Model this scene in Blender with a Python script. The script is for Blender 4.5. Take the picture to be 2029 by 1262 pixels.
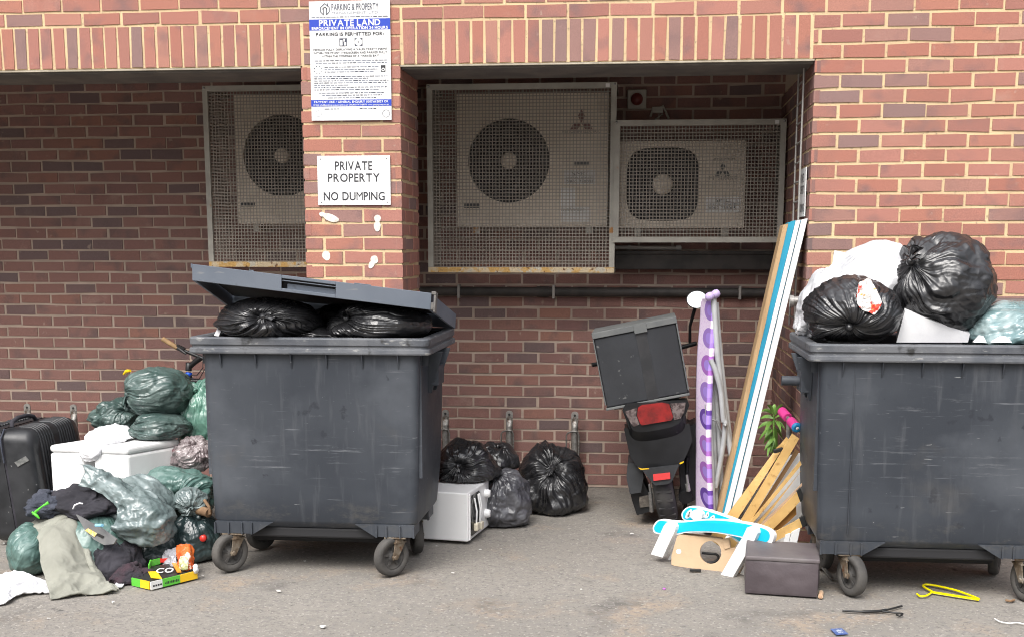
import bpy, math, random
import numpy as np
from mathutils import Vector, Matrix

for o in list(bpy.data.objects):
    bpy.data.objects.remove(o)
S = bpy.context.scene
COL = S.collection
R = math.radians
random.seed(7)

# ------------------------------------------------------------------ camera, sky, sun, exposure
FPX, CY = 2462.3456, 912.409
YAW, PIT, ROL = -0.104993, -0.168471, 0.000885
CAM = np.array([1.344018, -6.923816, 1.630697])
_cy, _sy, _cp, _sp = math.cos(YAW), math.sin(YAW), math.cos(PIT), math.sin(PIT)
FW = np.array([_sy*_cp, _cy*_cp, _sp])
_r0 = np.array([_cy, -_sy, 0.0]); _u0 = np.cross(_r0, FW)
RT = math.cos(ROL)*_r0 + math.sin(ROL)*_u0
UP = -math.sin(ROL)*_r0 + math.cos(ROL)*_u0
cd = bpy.data.cameras.new("camera"); cam = bpy.data.objects.new("camera", cd); COL.objects.link(cam)
cam.matrix_world = Matrix(((RT[0], UP[0], -FW[0], CAM[0]), (RT[1], UP[1], -FW[1], CAM[1]), (RT[2], UP[2], -FW[2], CAM[2]), (0, 0, 0, 1)))
cd.sensor_fit = 'HORIZONTAL'; cd.sensor_width = 36.0
cd.lens = FPX/2029.0*36.0
cd.shift_y = (CY-631.0)/2029.0
cd.clip_start = 0.05; cd.clip_end = 500.0
S.camera = cam

SUN_EL, SUN_AZ = R(50), R(195)         # high sun behind the photographer, veiled by cloud
world = bpy.data.worlds.new("World"); S.world = world; world.use_nodes = True
wn, wl = world.node_tree.nodes, world.node_tree.links
sky = wn.new('ShaderNodeTexSky'); sky.sky_type = 'NISHITA'; sky.sun_disc = False
sky.sun_elevation = SUN_EL; sky.sun_rotation = SUN_AZ
sky.air_density = 1.0; sky.dust_density = 4.0; sky.ozone_density = 1.0
hs = wn.new('ShaderNodeHueSaturation'); hs.inputs['Saturation'].default_value = 0.25
bg = wn['Background']; bg.inputs['Strength'].default_value = 0.15
wl.new(sky.outputs['Color'], hs.inputs['Color'])
# overcast dome: about three times brighter overhead than at the horizon
wtc = wn.new('ShaderNodeTexCoord'); wsx = wn.new('ShaderNodeSeparateXYZ'); wl.new(wtc.outputs['Generated'], wsx.inputs[0])
wmr = wn.new('ShaderNodeMapRange'); wmr.inputs['From Min'].default_value = 0.0; wmr.inputs['From Max'].default_value = 1.0; wmr.inputs['To Min'].default_value = .18; wmr.inputs['To Max'].default_value = 2.35; wmr.clamp = True
wl.new(wsx.outputs['Z'], wmr.inputs['Value'])
wmx = wn.new('ShaderNodeVectorMath'); wmx.operation = 'SCALE'; wl.new(hs.outputs['Color'], wmx.inputs[0]); wl.new(wmr.outputs[0], wmx.inputs['Scale']); wl.new(wmx.outputs[0], bg.inputs['Color'])
sd = bpy.data.lights.new("sun", 'SUN'); sd.energy = 0.9; sd.angle = R(40); sd.color = (1.0, 0.95, 0.88)
sun = bpy.data.objects.new("sun", sd); COL.objects.link(sun)
_sd = Vector((math.sin(SUN_AZ)*math.cos(SUN_EL), math.cos(SUN_AZ)*math.cos(SUN_EL), math.sin(SUN_EL)))
sun.rotation_euler = _sd.to_track_quat('Z', 'Y').to_euler()
sun.location = (0, -6, 8)
S.view_settings.view_transform = 'Standard'; S.view_settings.look = 'None'
S.view_settings.gamma = 1.0; S.view_settings.use_curve_mapping = False
S.view_settings.exposure = 0.62
S.render.engine = 'CYCLES'
S.cycles.max_bounces = 6; S.cycles.diffuse_bounces = 4; S.cycles.glossy_bounces = 3
S.cycles.transmission_bounces = 6; S.cycles.transparent_max_bounces = 8
S.cycles.use_denoising = True
S.cycles.filter_width = 1.05

# ------------------------------------------------------------------ pixel -> place (photo pixels, 2029 wide)
def _ray(x, y): return RT*(x-1014.5)/FPX - UP*(y-CY)/FPX + FW
def at(x, y, Y):
    d = _ray(x, y); return CAM + d*((Y-CAM[1])/d[1])
def atz(x, y, z=0.0):
    d = _ray(x, y); return CAM + d*((z-CAM[2])/d[2])
def atx(x, y, X):
    d = _ray(x, y); return CAM + d*((X-CAM[0])/d[0])
def V(*a): return np.array(a, float)
def unit(a): return np.asarray(a, float)/np.linalg.norm(a)

# ------------------------------------------------------------------ noise
_rs = np.random.RandomState(11)
_perm = _rs.permutation(256); _perm = np.concatenate([_perm, _perm, _perm])
_grad = _rs.normal(size=(256, 3)); _grad /= np.linalg.norm(_grad, axis=1)[:, None]
def pn(P):
    P = np.asarray(P, float); i = np.floor(P).astype(int); f = P-i; i &= 255
    u = f*f*f*(f*(f*6-15)+10); out = 0
    for dx in (0, 1):
        for dy in (0, 1):
            for dz in (0, 1):
                h = _perm[_perm[_perm[i[..., 0]+dx]+i[..., 1]+dy]+i[..., 2]+dz]
                g = _grad[h]
                d = g[..., 0]*(f[..., 0]-dx)+g[..., 1]*(f[..., 1]-dy)+g[..., 2]*(f[..., 2]-dz)
                w = (u[..., 0] if dx else 1-u[..., 0])*(u[..., 1] if dy else 1-u[..., 1])*(u[..., 2] if dz else 1-u[..., 2])
                out = out+w*d
    return out*1.6
def fbm(P, o=3):
    P = np.asarray(P, float); s = 0; a = 1.0
    for k in range(o):
        s = s+a*pn(P*(2**k)+17.3*k); a *= .5
    return s
def ridge(P, o=2):
    P = np.asarray(P, float); s = 0; a = 1.0
    for k in range(o):
        s = s+a*(1-2*np.abs(pn(P*(2.1**k)+9.1*k))); a *= .5
    return s/1.5

def crumple(P, seed=0):
    """cones round scattered points: flat facets meeting in sharp valleys"""
    P = np.asarray(P, float); i = np.floor(P).astype(int); best = np.full(P.shape[:-1], 9.0); b2 = best.copy()
    for dx in (-1, 0, 1):
        for dy in (-1, 0, 1):
            for dz in (-1, 0, 1):
                c = i+np.array([dx, dy, dz]); h = _perm[(_perm[(_perm[(c[..., 0]+seed) & 255]+c[..., 1]) & 255]+c[..., 2]) & 255]
                d = np.linalg.norm(c+.5+.45*_grad[h]-P, axis=-1)
                b2 = np.minimum(b2, np.maximum(best, d)); best = np.minimum(best, d)
    return best
# ------------------------------------------------------------------ materials
MATS = {}
def mat(name, col, col2=None, scale=8.0, rough=0.6, rough2=None, bump=0.0, bscale=60.0, metal=0.0, detail=4.0, lo=.4, hi=.6,
        spec=0.5, stretch=None, coat=0.0, spots=None, trans=0.0, alpha=1.0, coords='Object', sss=0.0, bdist=0.01, ior=1.45, crumple=0.0):
    if name in MATS: return MATS[name]
    m = bpy.data.materials.new(name); m.use_nodes = True
    n, l = m.node_tree.nodes, m.node_tree.links
    b = n['Principled BSDF']
    b.inputs['Roughness'].default_value = rough; b.inputs['Metallic'].default_value = metal
    b.inputs['Specular IOR Level'].default_value = spec; b.inputs['Coat Weight'].default_value = coat
    b.inputs['Coat Roughness'].default_value = .1
    b.inputs['Transmission Weight'].default_value = trans; b.inputs['Alpha'].default_value = alpha; b.inputs['IOR'].default_value = ior
    if sss: b.inputs['Subsurface Weight'].default_value = sss; b.inputs['Subsurface Radius'].default_value = (.02, .02, .02)
    tc = n.new('ShaderNodeTexCoord'); mp = n.new('ShaderNodeMapping'); l.new(tc.outputs[coords], mp.inputs['Vector'])
    if stretch: mp.inputs['Scale'].default_value = stretch
    b.inputs['Base Color'].default_value = (*col, 1)
    cur = None
    def noise(sc, det=detail, rgh=.55):
        x = n.new('ShaderNodeTexNoise'); x.inputs['Scale'].default_value = sc; x.inputs['Detail'].default_value = det
        x.inputs['Roughness'].default_value = rgh; l.new(mp.outputs['Vector'], x.inputs['Vector']); return x
    def ramp(src, a, c):
        r = n.new('ShaderNodeMapRange'); r.inputs['From Min'].default_value = a; r.inputs['From Max'].default_value = c
        r.clamp = True; l.new(src, r.inputs['Value']); return r.outputs['Result']
    def mix(fac, A, B):
        x = n.new('ShaderNodeMix'); x.data_type = 'RGBA'
        l.new(fac, x.inputs['Factor'])
        for sock, val in ((x.inputs[6], A), (x.inputs[7], B)):
            if isinstance(val, tuple): sock.default_value = (*val, 1)
            else: l.new(val, sock)
        return x.outputs[2]
    if col2 is not None:
        t = noise(scale); fac = ramp(t.outputs['Fac'], lo, hi); cur = mix(fac, tuple(col), tuple(col2))
        if rough2 is not None:
            rr = n.new('ShaderNodeMapRange'); l.new(fac, rr.inputs['Value']); rr.inputs['To Min'].default_value = rough; rr.inputs['To Max'].default_value = rough2
            l.new(rr.outputs['Result'], b.inputs['Roughness'])
    for sp in (spots or []):           # (colour, scale, lo, hi[, stretch])
        if len(sp) > 4:
            mp2 = n.new('ShaderNodeMapping'); l.new(tc.outputs[coords], mp2.inputs['Vector']); mp2.inputs['Scale'].default_value = sp[4]
            t = noise(sp[1]); l.new(mp2.outputs['Vector'], t.inputs['Vector'])
        else: t = noise(sp[1])
        fac = ramp(t.outputs['Fac'], sp[2], sp[3])
        cur = mix(fac, cur if cur is not None else tuple(col), sp[0])
    if cur is not None: l.new(cur, b.inputs['Base Color'])
    if bump:
        t = noise(bscale, 5.0, .6); bp = n.new('ShaderNodeBump'); bp.inputs['Strength'].default_value = bump; bp.inputs['Distance'].default_value = bdist
        l.new(t.outputs['Fac'], bp.inputs['Height']); l.new(bp.outputs['Normal'], b.inputs['Normal'])
    if crumple:
        dn = noise(5.0, 2.0); sc_ = n.new('ShaderNodeVectorMath'); sc_.operation = 'SCALE'; sc_.inputs['Scale'].default_value = .16; l.new(dn.outputs['Color'], sc_.inputs[0])
        ad_ = n.new('ShaderNodeVectorMath'); ad_.operation = 'ADD'; l.new(mp.outputs['Vector'], ad_.inputs[0]); l.new(sc_.outputs[0], ad_.inputs[1])
        hs_ = None
        for k_, (s_, w_) in enumerate(((11.0, 1.0), (27.0, .45))):
            vo = n.new('ShaderNodeTexVoronoi'); vo.inputs['Scale'].default_value = s_; l.new(ad_.outputs[0], vo.inputs['Vector'])
            mu = n.new('ShaderNodeMath'); mu.operation = 'MULTIPLY'; mu.inputs[1].default_value = w_; l.new(vo.outputs['Distance'], mu.inputs[0])
            if hs_ is None: hs_ = mu.outputs[0]
            else:
                aa = n.new('ShaderNodeMath'); aa.operation = 'ADD'; l.new(hs_, aa.inputs[0]); l.new(mu.outputs[0], aa.inputs[1]); hs_ = aa.outputs[0]
        bp = n.new('ShaderNodeBump'); bp.inputs['Strength'].default_value = crumple; bp.inputs['Distance'].default_value = .02
        l.new(hs_, bp.inputs['Height']); l.new(bp.outputs['Normal'], b.inputs['Normal'])
    MATS[name] = m
    return m

def brick_mat(name, cols, dark):
    m = bpy.data.materials.new(name); m.use_nodes = True
    n, l = m.node_tree.nodes, m.node_tree.links; b = n['Principled BSDF']
    g = n.new('ShaderNodeNewGeometry'); tc = n.new('ShaderNodeTexCoord')
    cr = n.new('ShaderNodeValToRGB'); cr.color_ramp.interpolation = 'LINEAR'
    el = cr.color_ramp.elements
    while len(el) < len(cols): el.new(.5)
    for e, (p, c) in zip(el, cols): e.position = p; e.color = (*c, 1)
    l.new(g.outputs['Random Per Island'], cr.inputs['Fac'])
    # burnt patches inside single bricks
    ad = n.new('ShaderNodeVectorMath'); ad.operation = 'ADD'
    sc = n.new('ShaderNodeMath'); sc.operation = 'MULTIPLY'; sc.inputs[1].default_value = 41.0
    l.new(g.outputs['Random Per Island'], sc.inputs[0]); l.new(tc.outputs['Object'], ad.inputs[0]); l.new(sc.outputs[0], ad.inputs[1])
    t = n.new('ShaderNodeTexNoise'); t.inputs['Scale'].default_value = 6.5; t.inputs['Detail'].default_value = 3
    l.new(ad.outputs[0], t.inputs['Vector'])
    mr = n.new('ShaderNodeMapRange'); mr.inputs['From Min'].default_value = .54; mr.inputs['From Max'].default_value = .72; mr.inputs['To Max'].default_value = .75
    l.new(t.outputs['Fac'], mr.inputs['Value'])
    x = n.new('ShaderNodeMix'); x.data_type = 'RGBA'; l.new(mr.outputs[0], x.inputs['Factor']); l.new(cr.outputs['Color'], x.inputs[6]); x.inputs[7].default_value = (*dark, 1)
    # fine grit and lime specks
    t2 = n.new('ShaderNodeTexNoise'); t2.inputs['Scale'].default_value = 170; t2.inputs['Detail'].default_value = 4; l.new(tc.outputs['Object'], t2.inputs['Vector'])
    x2 = n.new('ShaderNodeMix'); x2.data_type = 'RGBA'; x2.blend_type = 'OVERLAY'; x2.inputs['Factor'].default_value = .35
    l.new(x.outputs[2], x2.inputs[6]); l.new(t2.outputs['Fac'], x2.inputs[7])
    t3 = n.new('ShaderNodeTexNoise'); t3.inputs['Scale'].default_value = 19; t3.inputs['Detail'].default_value = 6; l.new(tc.outputs['Object'], t3.inputs['Vector'])
    m3 = n.new('ShaderNodeMapRange'); m3.inputs['From Min'].default_value = .67; m3.inputs['From Max'].default_value = .75; m3.inputs['To Max'].default_value = .5
    l.new(t3.outputs['Fac'], m3.inputs['Value'])
    x3 = n.new('ShaderNodeMix'); x3.data_type = 'RGBA'; l.new(m3.outputs[0], x3.inputs['Factor']); l.new(x2.outputs[2], x3.inputs[6]); x3.inputs[7].default_value = (.42, .33, .27, 1)
    t4 = n.new('ShaderNodeTexNoise'); t4.inputs['Scale'].default_value = 1.6; t4.inputs['Detail'].default_value = 6; t4.inputs['Roughness'].default_value = .65; l.new(tc.outputs['Object'], t4.inputs['Vector'])
    m4 = n.new('ShaderNodeMapRange'); m4.inputs['From Min'].default_value = .50; m4.inputs['From Max'].default_value = .72; m4.inputs['To Max'].default_value = .38; l.new(t4.outputs['Fac'], m4.inputs['Value'])
    x4 = n.new('ShaderNodeMix'); x4.data_type = 'RGBA'; l.new(m4.outputs[0], x4.inputs['Factor']); l.new(x3.outputs[2], x4.inputs[6]); x4.inputs[7].default_value = (.17, .115, .10, 1)
    t5 = n.new('ShaderNodeTexNoise'); t5.inputs['Scale'].default_value = 2.3; t5.inputs['Detail'].default_value = 7; t5.inputs['Roughness'].default_value = .7; t5.inputs['Distortion'].default_value = .6; l.new(ad.outputs[0], t5.inputs['Vector'])
    m5 = n.new('ShaderNodeMapRange'); m5.inputs['From Min'].default_value = .60; m5.inputs['From Max'].default_value = .78; m5.inputs['To Max'].default_value = .30; l.new(t5.outputs['Fac'], m5.inputs['Value'])
    x5 = n.new('ShaderNodeMix'); x5.data_type = 'RGBA'; l.new(m5.outputs[0], x5.inputs['Factor']); l.new(x4.outputs[2], x5.inputs[6]); x5.inputs[7].default_value = (.46, .36, .30, 1)
    l.new(x5.outputs[2], b.inputs['Base Color'])
    b.inputs['Roughness'].default_value = .85; b.inputs['Specular IOR Level'].default_value = .25
    bp = n.new('ShaderNodeBump'); bp.inputs['Strength'].default_value = .5; bp.inputs['Distance'].default_value = .002
    l.new(t2.outputs['Fac'], bp.inputs['Height']); l.new(bp.outputs['Normal'], b.inputs['Normal'])
    return m

# ------------------------------------------------------------------ mesh builder
class MB:
    def __init__(s): s.v = []; s.f = []; s.m = []; s.sm = []; s.n = 0
    def add(s, verts, faces, mi=0, smooth=False):
        b = s.n
        verts = np.asarray(verts, float).reshape(-1, 3)
        s.v.append(verts); s.n += len(verts)
        for f in faces: s.f.append([b+i for i in f])
        s.m += [mi]*len(faces); s.sm += [smooth]*len(faces)
        return s
    def hexa(s, p, mi=0):      # 8 points: bottom ring then top ring
        return s.add(p, [(3, 2, 1, 0), (4, 5, 6, 7), (0, 1, 5, 4), (1, 2, 6, 5), (2, 3, 7, 6), (3, 0, 4, 7)], mi)
    def box(s, a, b, mi=0):
        (x0, y0, z0), (x1, y1, z1) = a, b
        return s.hexa([(x0, y0, z0), (x1, y0, z0), (x1, y1, z0), (x0, y1, z0), (x0, y0, z1), (x1, y0, z1), (x1, y1, z1), (x0, y1, z1)], mi)
    def obox(s, c, ex, ey, ez, mi=0):   # half axes
        c, ex, ey, ez = (np.asarray(q, float) for q in (c, ex, ey, ez))
        return s.hexa([c-ex-ey-ez, c+ex-ey-ez, c+ex+ey-ez, c-ex+ey-ez, c-ex-ey+ez, c+ex-ey+ez, c+ex+ey+ez, c-ex+ey+ez], mi)
    def bar(s, a, b, w, t, up=(0, 0, 1), mi=0):  # a box along a->b, w across, t along 'up'
        a, b = np.asarray(a, float), np.asarray(b, float); d = unit(b-a); u = np.asarray(up, float); u = unit(u-d*(u@d)); q = np.cross(d, u)
        return s.obox((a+b)/2, (b-a)/2, q*w/2, u*t/2, mi)
    def grid(s, P, cu=False, cv=False, mi=0, smooth=True, flip=False):
        P = np.asarray(P, float); a, b = P.shape[:2]; F = []
        for i in range(a if cu else a-1):
            for j in range(b if cv else b-1):
                i2, j2 = (i+1) % a, (j+1) % b
                q = (i*b+j, i2*b+j, i2*b+j2, i*b+j2)
                F.append(q[::-1] if flip else q)
        return s.add(P.reshape(-1, 3), F, mi, smooth)
    def tube(s, path, r, n=10, mi=0, caps=True, closed=False):
        P = np.asarray(path, float); m = len(P)
        rr = np.full(m, r) if np.isscalar(r) else np.asarray(r, float)
        T = np.gradient(P, axis=0) if not closed else (np.roll(P, -1, 0)-np.roll(P, 1, 0))
        T /= np.linalg.norm(T, axis=1)[:, None]+1e-12
        u = np.cross(T[0], (0, 0, 1) if abs(T[0][2]) < .9 else (1, 0, 0)); u = unit(u); rings = []
        for i in range(m):
            u = unit(u-T[i]*(u@T[i])); v = np.cross(T[i], u)
            a = np.linspace(0, 2*math.pi, n, endpoint=False)
            rings.append(P[i]+rr[i]*(np.cos(a)[:, None]*u+np.sin(a)[:, None]*v))
        s.grid(np.array(rings), closed, True, mi, True)
        if caps and not closed:
            s.add(rings[0], [tuple(range(n))], mi); s.add(rings[-1], [tuple(range(n))[::-1]], mi)
        return s
    def lathe(s, prof, o, ax, n=32, mi=0, smooth=True):   # prof: (radius, height along ax)
        o = np.asarray(o, float); ax = unit(ax); u = np.cross(ax, (0, 0, 1) if abs(ax[2]) < .9 else (1, 0, 0)); u = unit(u); v = np.cross(ax, u)
        a = np.linspace(0, 2*math.pi, n, endpoint=False); c = np.cos(a)[:, None]*u+np.sin(a)[:, None]*v
        s.grid(np.array([o+ax*h+max(r, 1e-5)*c for r, h in prof]), False, True, mi, smooth, True)
        return s
    def prism(s, pts, off, mi=0, mside=None):  # planar polygon extruded by off
        P = np.asarray(pts, float); n = len(P); Q = P+np.asarray(off, float)
        s.add(P, [tuple(range(n))], mi); s.add(Q, [tuple(range(n))[::-1]], mi)
        s.add(np.concatenate([P, Q]), [(i, n+i, n+(i+1) % n, (i+1) % n) for i in range(n)], mi if mside is None else mside)
        return s
    def xf(s, fn):
        s.v = [fn(v) for v in s.v]; return s
    def mesh(s, name, mats, origin=None, doubles=False):
        me = bpy.data.meshes.new(name)
        vv = np.concatenate(s.v) if s.v else np.zeros((0, 3))
        if origin is not None: vv = vv-np.asarray(origin, float)
        lens = np.array([len(f) for f in s.f], np.int32); idx = np.concatenate([np.array(f, np.int32) for f in s.f])
        me.vertices.add(len(vv)); me.vertices.foreach_set('co', vv.astype(np.float32).ravel())
        me.loops.add(len(idx)); me.loops.foreach_set('vertex_index', idx)
        me.polygons.add(len(lens)); st = np.zeros(len(lens), np.int32); st[1:] = np.cumsum(lens)[:-1]
        me.polygons.foreach_set('loop_start', st); me.polygons.foreach_set('loop_total', lens)
        me.polygons.foreach_set('material_index', np.array(s.m, np.int32)); me.polygons.foreach_set('use_smooth', np.array(s.sm, bool))
        for m in (mats if isinstance(mats, (list, tuple)) else [mats]): me.materials.append(m)
        me.update(calc_edges=True); me.validate()
        return me
    def bounds(s):
        vv = np.concatenate(s.v); return vv.min(0), vv.max(0)

def tag(o, label=None, cat=None, group=None, kind=None):
    if label: o['label'] = label
    if cat: o['category'] = cat
    if group: o['group'] = group
    if kind: o['kind'] = kind
    return o
def thing(name, label, cat, loc=(0, 0, 0), group=None):
    o = bpy.data.objects.new(name, None); COL.objects.link(o); o.location = Vector([float(q) for q in loc]); o.empty_display_size = .1
    return tag(o, label, cat, group)
def part(name, mb, m, parent, bevel=0.0, label=None, seg=2, kind=None):   # vertices in world coordinates
    o = bpy.data.objects.new(name, mb.mesh(name, m)); COL.objects.link(o)
    o.parent = parent
    if parent.type == 'EMPTY': o.matrix_parent_inverse = Matrix.Translation(parent.location).inverted()
    elif parent.parent is None: o.matrix_parent_inverse = Matrix.Translation(parent.location).inverted()
    if bevel: bev(o, bevel, seg)
    if label: o['label'] = label
    if kind: o['kind'] = kind
    return o
def single(name, mb, m, label, cat, group=None, bevel=0.0, kind=None, seg=2):
    lo, hi = mb.bounds(); org = ((lo[0]+hi[0])/2, (lo[1]+hi[1])/2, lo[2])
    o = bpy.data.objects.new(name, mb.mesh(name, m, org)); COL.objects.link(o); o.location = org
    if bevel: bev(o, bevel, seg)
    return tag(o, label, cat, group, kind)
def bev(o, w, seg=2):
    b = o.modifiers.new('bevel', 'BEVEL'); b.width = w; b.segments = seg; b.limit_method = 'ANGLE'; b.angle_limit = R(40)
def copy_tree(root, loc, label, group=None):
    r = root.copy(); COL.objects.link(r); r.location = loc; r['label'] = label
    if group: r['group'] = group
    for ch in list(root.children):
        c = ch.copy(); COL.objects.link(c); c.parent = r; c.matrix_parent_inverse = ch.matrix_parent_inverse
        for g in list(ch.children):
            d = g.copy(); COL.objects.link(d); d.parent = c; d.matrix_parent_inverse = g.matrix_parent_inverse
    return r

_GL = {}
def _glyph(ch, bold):
    if ch in 'MWmw': bold = 0.0
    if (ch, bold) not in _GL:
        cu = bpy.data.curves.new('t', 'FONT'); cu.body = ch; cu.size = 1.0; cu.resolution_u = 3; cu.offset = bold
        ob = bpy.data.objects.new('t', cu); COL.objects.link(ob)
        dg = bpy.context.evaluated_depsgraph_get(); me = bpy.data.meshes.new_from_object(ob.evaluated_get(dg))
        vs = np.array([v.co[:] for v in me.vertices]) if len(me.vertices) else np.zeros((0, 3)); fs = [tuple(p.vertices) for p in me.polygons]
        bpy.data.objects.remove(ob); bpy.data.curves.remove(cu); bpy.data.meshes.remove(me); _GL[(ch, bold)] = (vs, fs)
    return _GL[(ch, bold)]
def text_mb(mb, txt, o, ux, uy, h, w=None, mi=0, bold=0.0, align='CENTER', space=1.0):
    """letters as flat faces; o = anchor at the baseline, ux/uy unit axes, h = capital height, w = total width"""
    x = 0.0; V_, F_ = [], []; n = 0
    for ch in txt:
        vs, fs = _glyph(ch, bold) if ch != ' ' else (np.zeros((0, 3)), [])
        if not len(vs): x += .30*space; continue
        a, b = vs[:, 0].min(), vs[:, 0].max(); q = vs.copy(); q[:, 0] += x-a; V_.append(q); F_ += [tuple(k+n for k in f) for f in fs]; n += len(q); x += b-a+.085*space
    vs = np.concatenate(V_); x0, x1 = vs[:, 0].min(), vs[:, 0].max(); sy = h/0.69; sx = (w/(x1-x0)) if w else sy
    xx = (vs[:, 0]-(x0 if align == 'LEFT' else (x0+x1)/2))*sx; yy = vs[:, 1]*sy
    P = np.asarray(o, float)+xx[:, None]*np.asarray(ux, float)+yy[:, None]*np.asarray(uy, float)
    return mb.add(P, F_, mi)

# ------------------------------------------------------------------ the building
ZL, CH, BP = 2.616, 0.0766, 0.225      # lintel bed, course height, brick pitch
D_BACK, WX, PX0 = 1.5926, 2.214, -0.5525
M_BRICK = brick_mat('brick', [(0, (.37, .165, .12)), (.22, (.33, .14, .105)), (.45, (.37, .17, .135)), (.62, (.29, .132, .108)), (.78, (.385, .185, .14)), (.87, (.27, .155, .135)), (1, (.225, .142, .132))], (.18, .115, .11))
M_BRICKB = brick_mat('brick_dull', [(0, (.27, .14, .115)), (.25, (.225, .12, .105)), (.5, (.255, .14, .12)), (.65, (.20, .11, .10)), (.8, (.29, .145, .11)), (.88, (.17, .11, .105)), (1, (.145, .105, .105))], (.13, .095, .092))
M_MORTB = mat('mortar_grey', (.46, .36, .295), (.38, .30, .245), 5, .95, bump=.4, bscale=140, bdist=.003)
M_MORT = mat('mortar', (.64, .49, .29), (.54, .405, .245), 5, .95, bump=.5, bscale=140, bdist=.003, spots=[((.30, .23, .16), 60, .58, .75)])
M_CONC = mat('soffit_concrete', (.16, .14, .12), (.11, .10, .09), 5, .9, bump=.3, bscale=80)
M_STEEL_CREAM = mat('lintel_paint', (.42, .37, .29), (.3, .26, .2), 9, .7)

def course_bricks(mb, o, U, N, x0, x1, z0, z1, ph_odd, seed=0, jit=.0023):
    rs = np.random.RandomState(seed); o, U, N = (np.asarray(q, float) for q in (o, U, N)); Zv = V(0, 0, 1)
    k0, k1 = math.floor((z0-ZL)/CH+.001), math.ceil((z1-ZL)/CH-.001)
    for k in range(k0, k1):
        za, zb = max(ZL+k*CH+.0062, z0), min(ZL+(k+1)*CH-.0062, z1)
        if zb-za < .015: continue
        ph = ph_odd if k % 2 else ph_odd+BP/2
        ph += rs.normal()*.003
        i = math.floor((x0-ph)/BP)-1; x = ph+i*BP
        while x < x1:
            a, b = max(x+.006, x0), min(x+BP-.006, x1); x += BP
            if b-a < .012: continue
            j = rs.normal(0, jit, 12); dp = .004+rs.normal()*.0007
            aa = a if a == x0 else a+j[0]; bb = b if b == x1 else b+j[1]
            q = []
            for dep, ins in ((-.03, 0), (dp, .0015)):
                for (px, pz) in ((aa, za+j[2]), (bb, za+j[3]), (bb, zb+j[4]), (aa, zb+j[5])):
                    cx, cz = (aa+bb)/2, (za+zb)/2
                    q.append(o+U*(px-np.sign(px-cx)*ins)+Zv*(pz-np.sign(pz-cz)*ins)+N*dep)
            mb.add(q, [(4, 5, 6, 7), (0, 1, 5, 4), (1, 2, 6, 5), (2, 3, 7, 6), (3, 0, 4, 7)], 0)

bld = thing('brick_building', 'red brick building with yellow mortar, a soldier course over two open parking bays', 'building', (0, 0, 0))
YF = -.0  # front brick face
# facade
mb = MB()
FRN = ((0, .004, 0), (1, 0, 0), (0, -1, 0))
course_bricks(mb, *FRN, -5.2, 5.2, ZL+3*CH, 3.75, .005, 1)
course_bricks(mb, *FRN, -.535, .003, ZL, ZL+3*CH, .005, 2)
course_bricks(mb, *FRN, 2.203, 5.2, ZL, ZL+3*CH, -.0145, 3)
course_bricks(mb, *FRN, WX, 5.2, 0, ZL, -.0145, 4)
course_bricks(mb, *FRN, -5.2, -4.3, 0, ZL+3*CH, .005, 5)
rs = np.random.RandomState(9)
for xa, xb in ((-4.29, -.545), (.013, 2.193)):
    n = round((xb-xa)/.0753); w = (xb-xa)/n
    for i in range(n):
        a, b = xa+i*w+.006, xa+(i+1)*w-.006; j = rs.normal(0, .0016, 6); dp = .004+rs.normal()*.0008; q = []
        for dep, ins in ((-.03, 0), (dp, .0015)):
            for (px, pz, s1, s2) in ((a+j[0], ZL+.004+abs(j[4]), 1, 1), (b+j[1], ZL+.004+abs(j[5]), -1, 1), (b+j[2], ZL+3*CH-.006, -1, -1), (a+j[3], ZL+3*CH-.006, 1, -1)):
                q.append(V(px+s1*ins, .004-dep, pz+s2*ins))
        mb.add(q, [(4, 5, 6, 7), (0, 1, 5, 4), (1, 2, 6, 5), (2, 3, 7, 6), (3, 0, 4, 7)], 0)
mb.box((-5.2, .005, ZL+.002), (5.2, .43, 3.75), 1)
mb.box((WX+.005, .005, 0), (5.2, 1.7, ZL+.001), 1)
mb.box((-5.2, .005, 0), (-4.305, 1.7, ZL+.001), 1)  # unseen left end wall, added to stop light leaking in sideways
part('facade', mb, [M_BRICK, M_MORT], bld)
# pillar between the bays
mb = MB()
course_bricks(mb, *FRN, PX0, 0, 0, ZL, .005, 11)
course_bricks(mb, (-.004, 0, 0), (0, 1, 0), (1, 0, 0), 0, .525, 0, ZL, .1075, 12)
course_bricks(mb, (PX0+.004, 0, 0), (0, -1, 0), (-1, 0, 0), -.525, 0, 0, ZL, .1175, 13)
mb.box((PX0+.005, .005, 0), (-.005, .52, ZL+.001), 1)
part('pillar', mb, [M_BRICK, M_MORT], bld)
# back wall of the bays, and the side wall on the right
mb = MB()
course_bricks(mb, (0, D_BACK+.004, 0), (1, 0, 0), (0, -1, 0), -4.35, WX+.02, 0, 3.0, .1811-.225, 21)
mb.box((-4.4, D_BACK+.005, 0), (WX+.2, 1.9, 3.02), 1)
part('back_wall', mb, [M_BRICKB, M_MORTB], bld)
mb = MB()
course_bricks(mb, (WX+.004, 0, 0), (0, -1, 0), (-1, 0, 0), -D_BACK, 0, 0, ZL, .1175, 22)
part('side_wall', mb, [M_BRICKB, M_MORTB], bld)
for xa, xb in ((-4.3, PX0), (.0, WX)):
    mb = MB(); mb.box((xa+.002, -.003, ZL-.0095), (xb-.002, .018, ZL-.001)); part('lintel_angle', mb, M_STEEL_CREAM, bld)
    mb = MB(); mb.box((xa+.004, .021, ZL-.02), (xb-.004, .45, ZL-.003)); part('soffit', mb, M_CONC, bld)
mb = MB(); mb.box((-4.4, .432, 3.0), (WX+.1, 1.59, 3.1)); part('ceiling', mb, M_CONC, bld)
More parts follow.
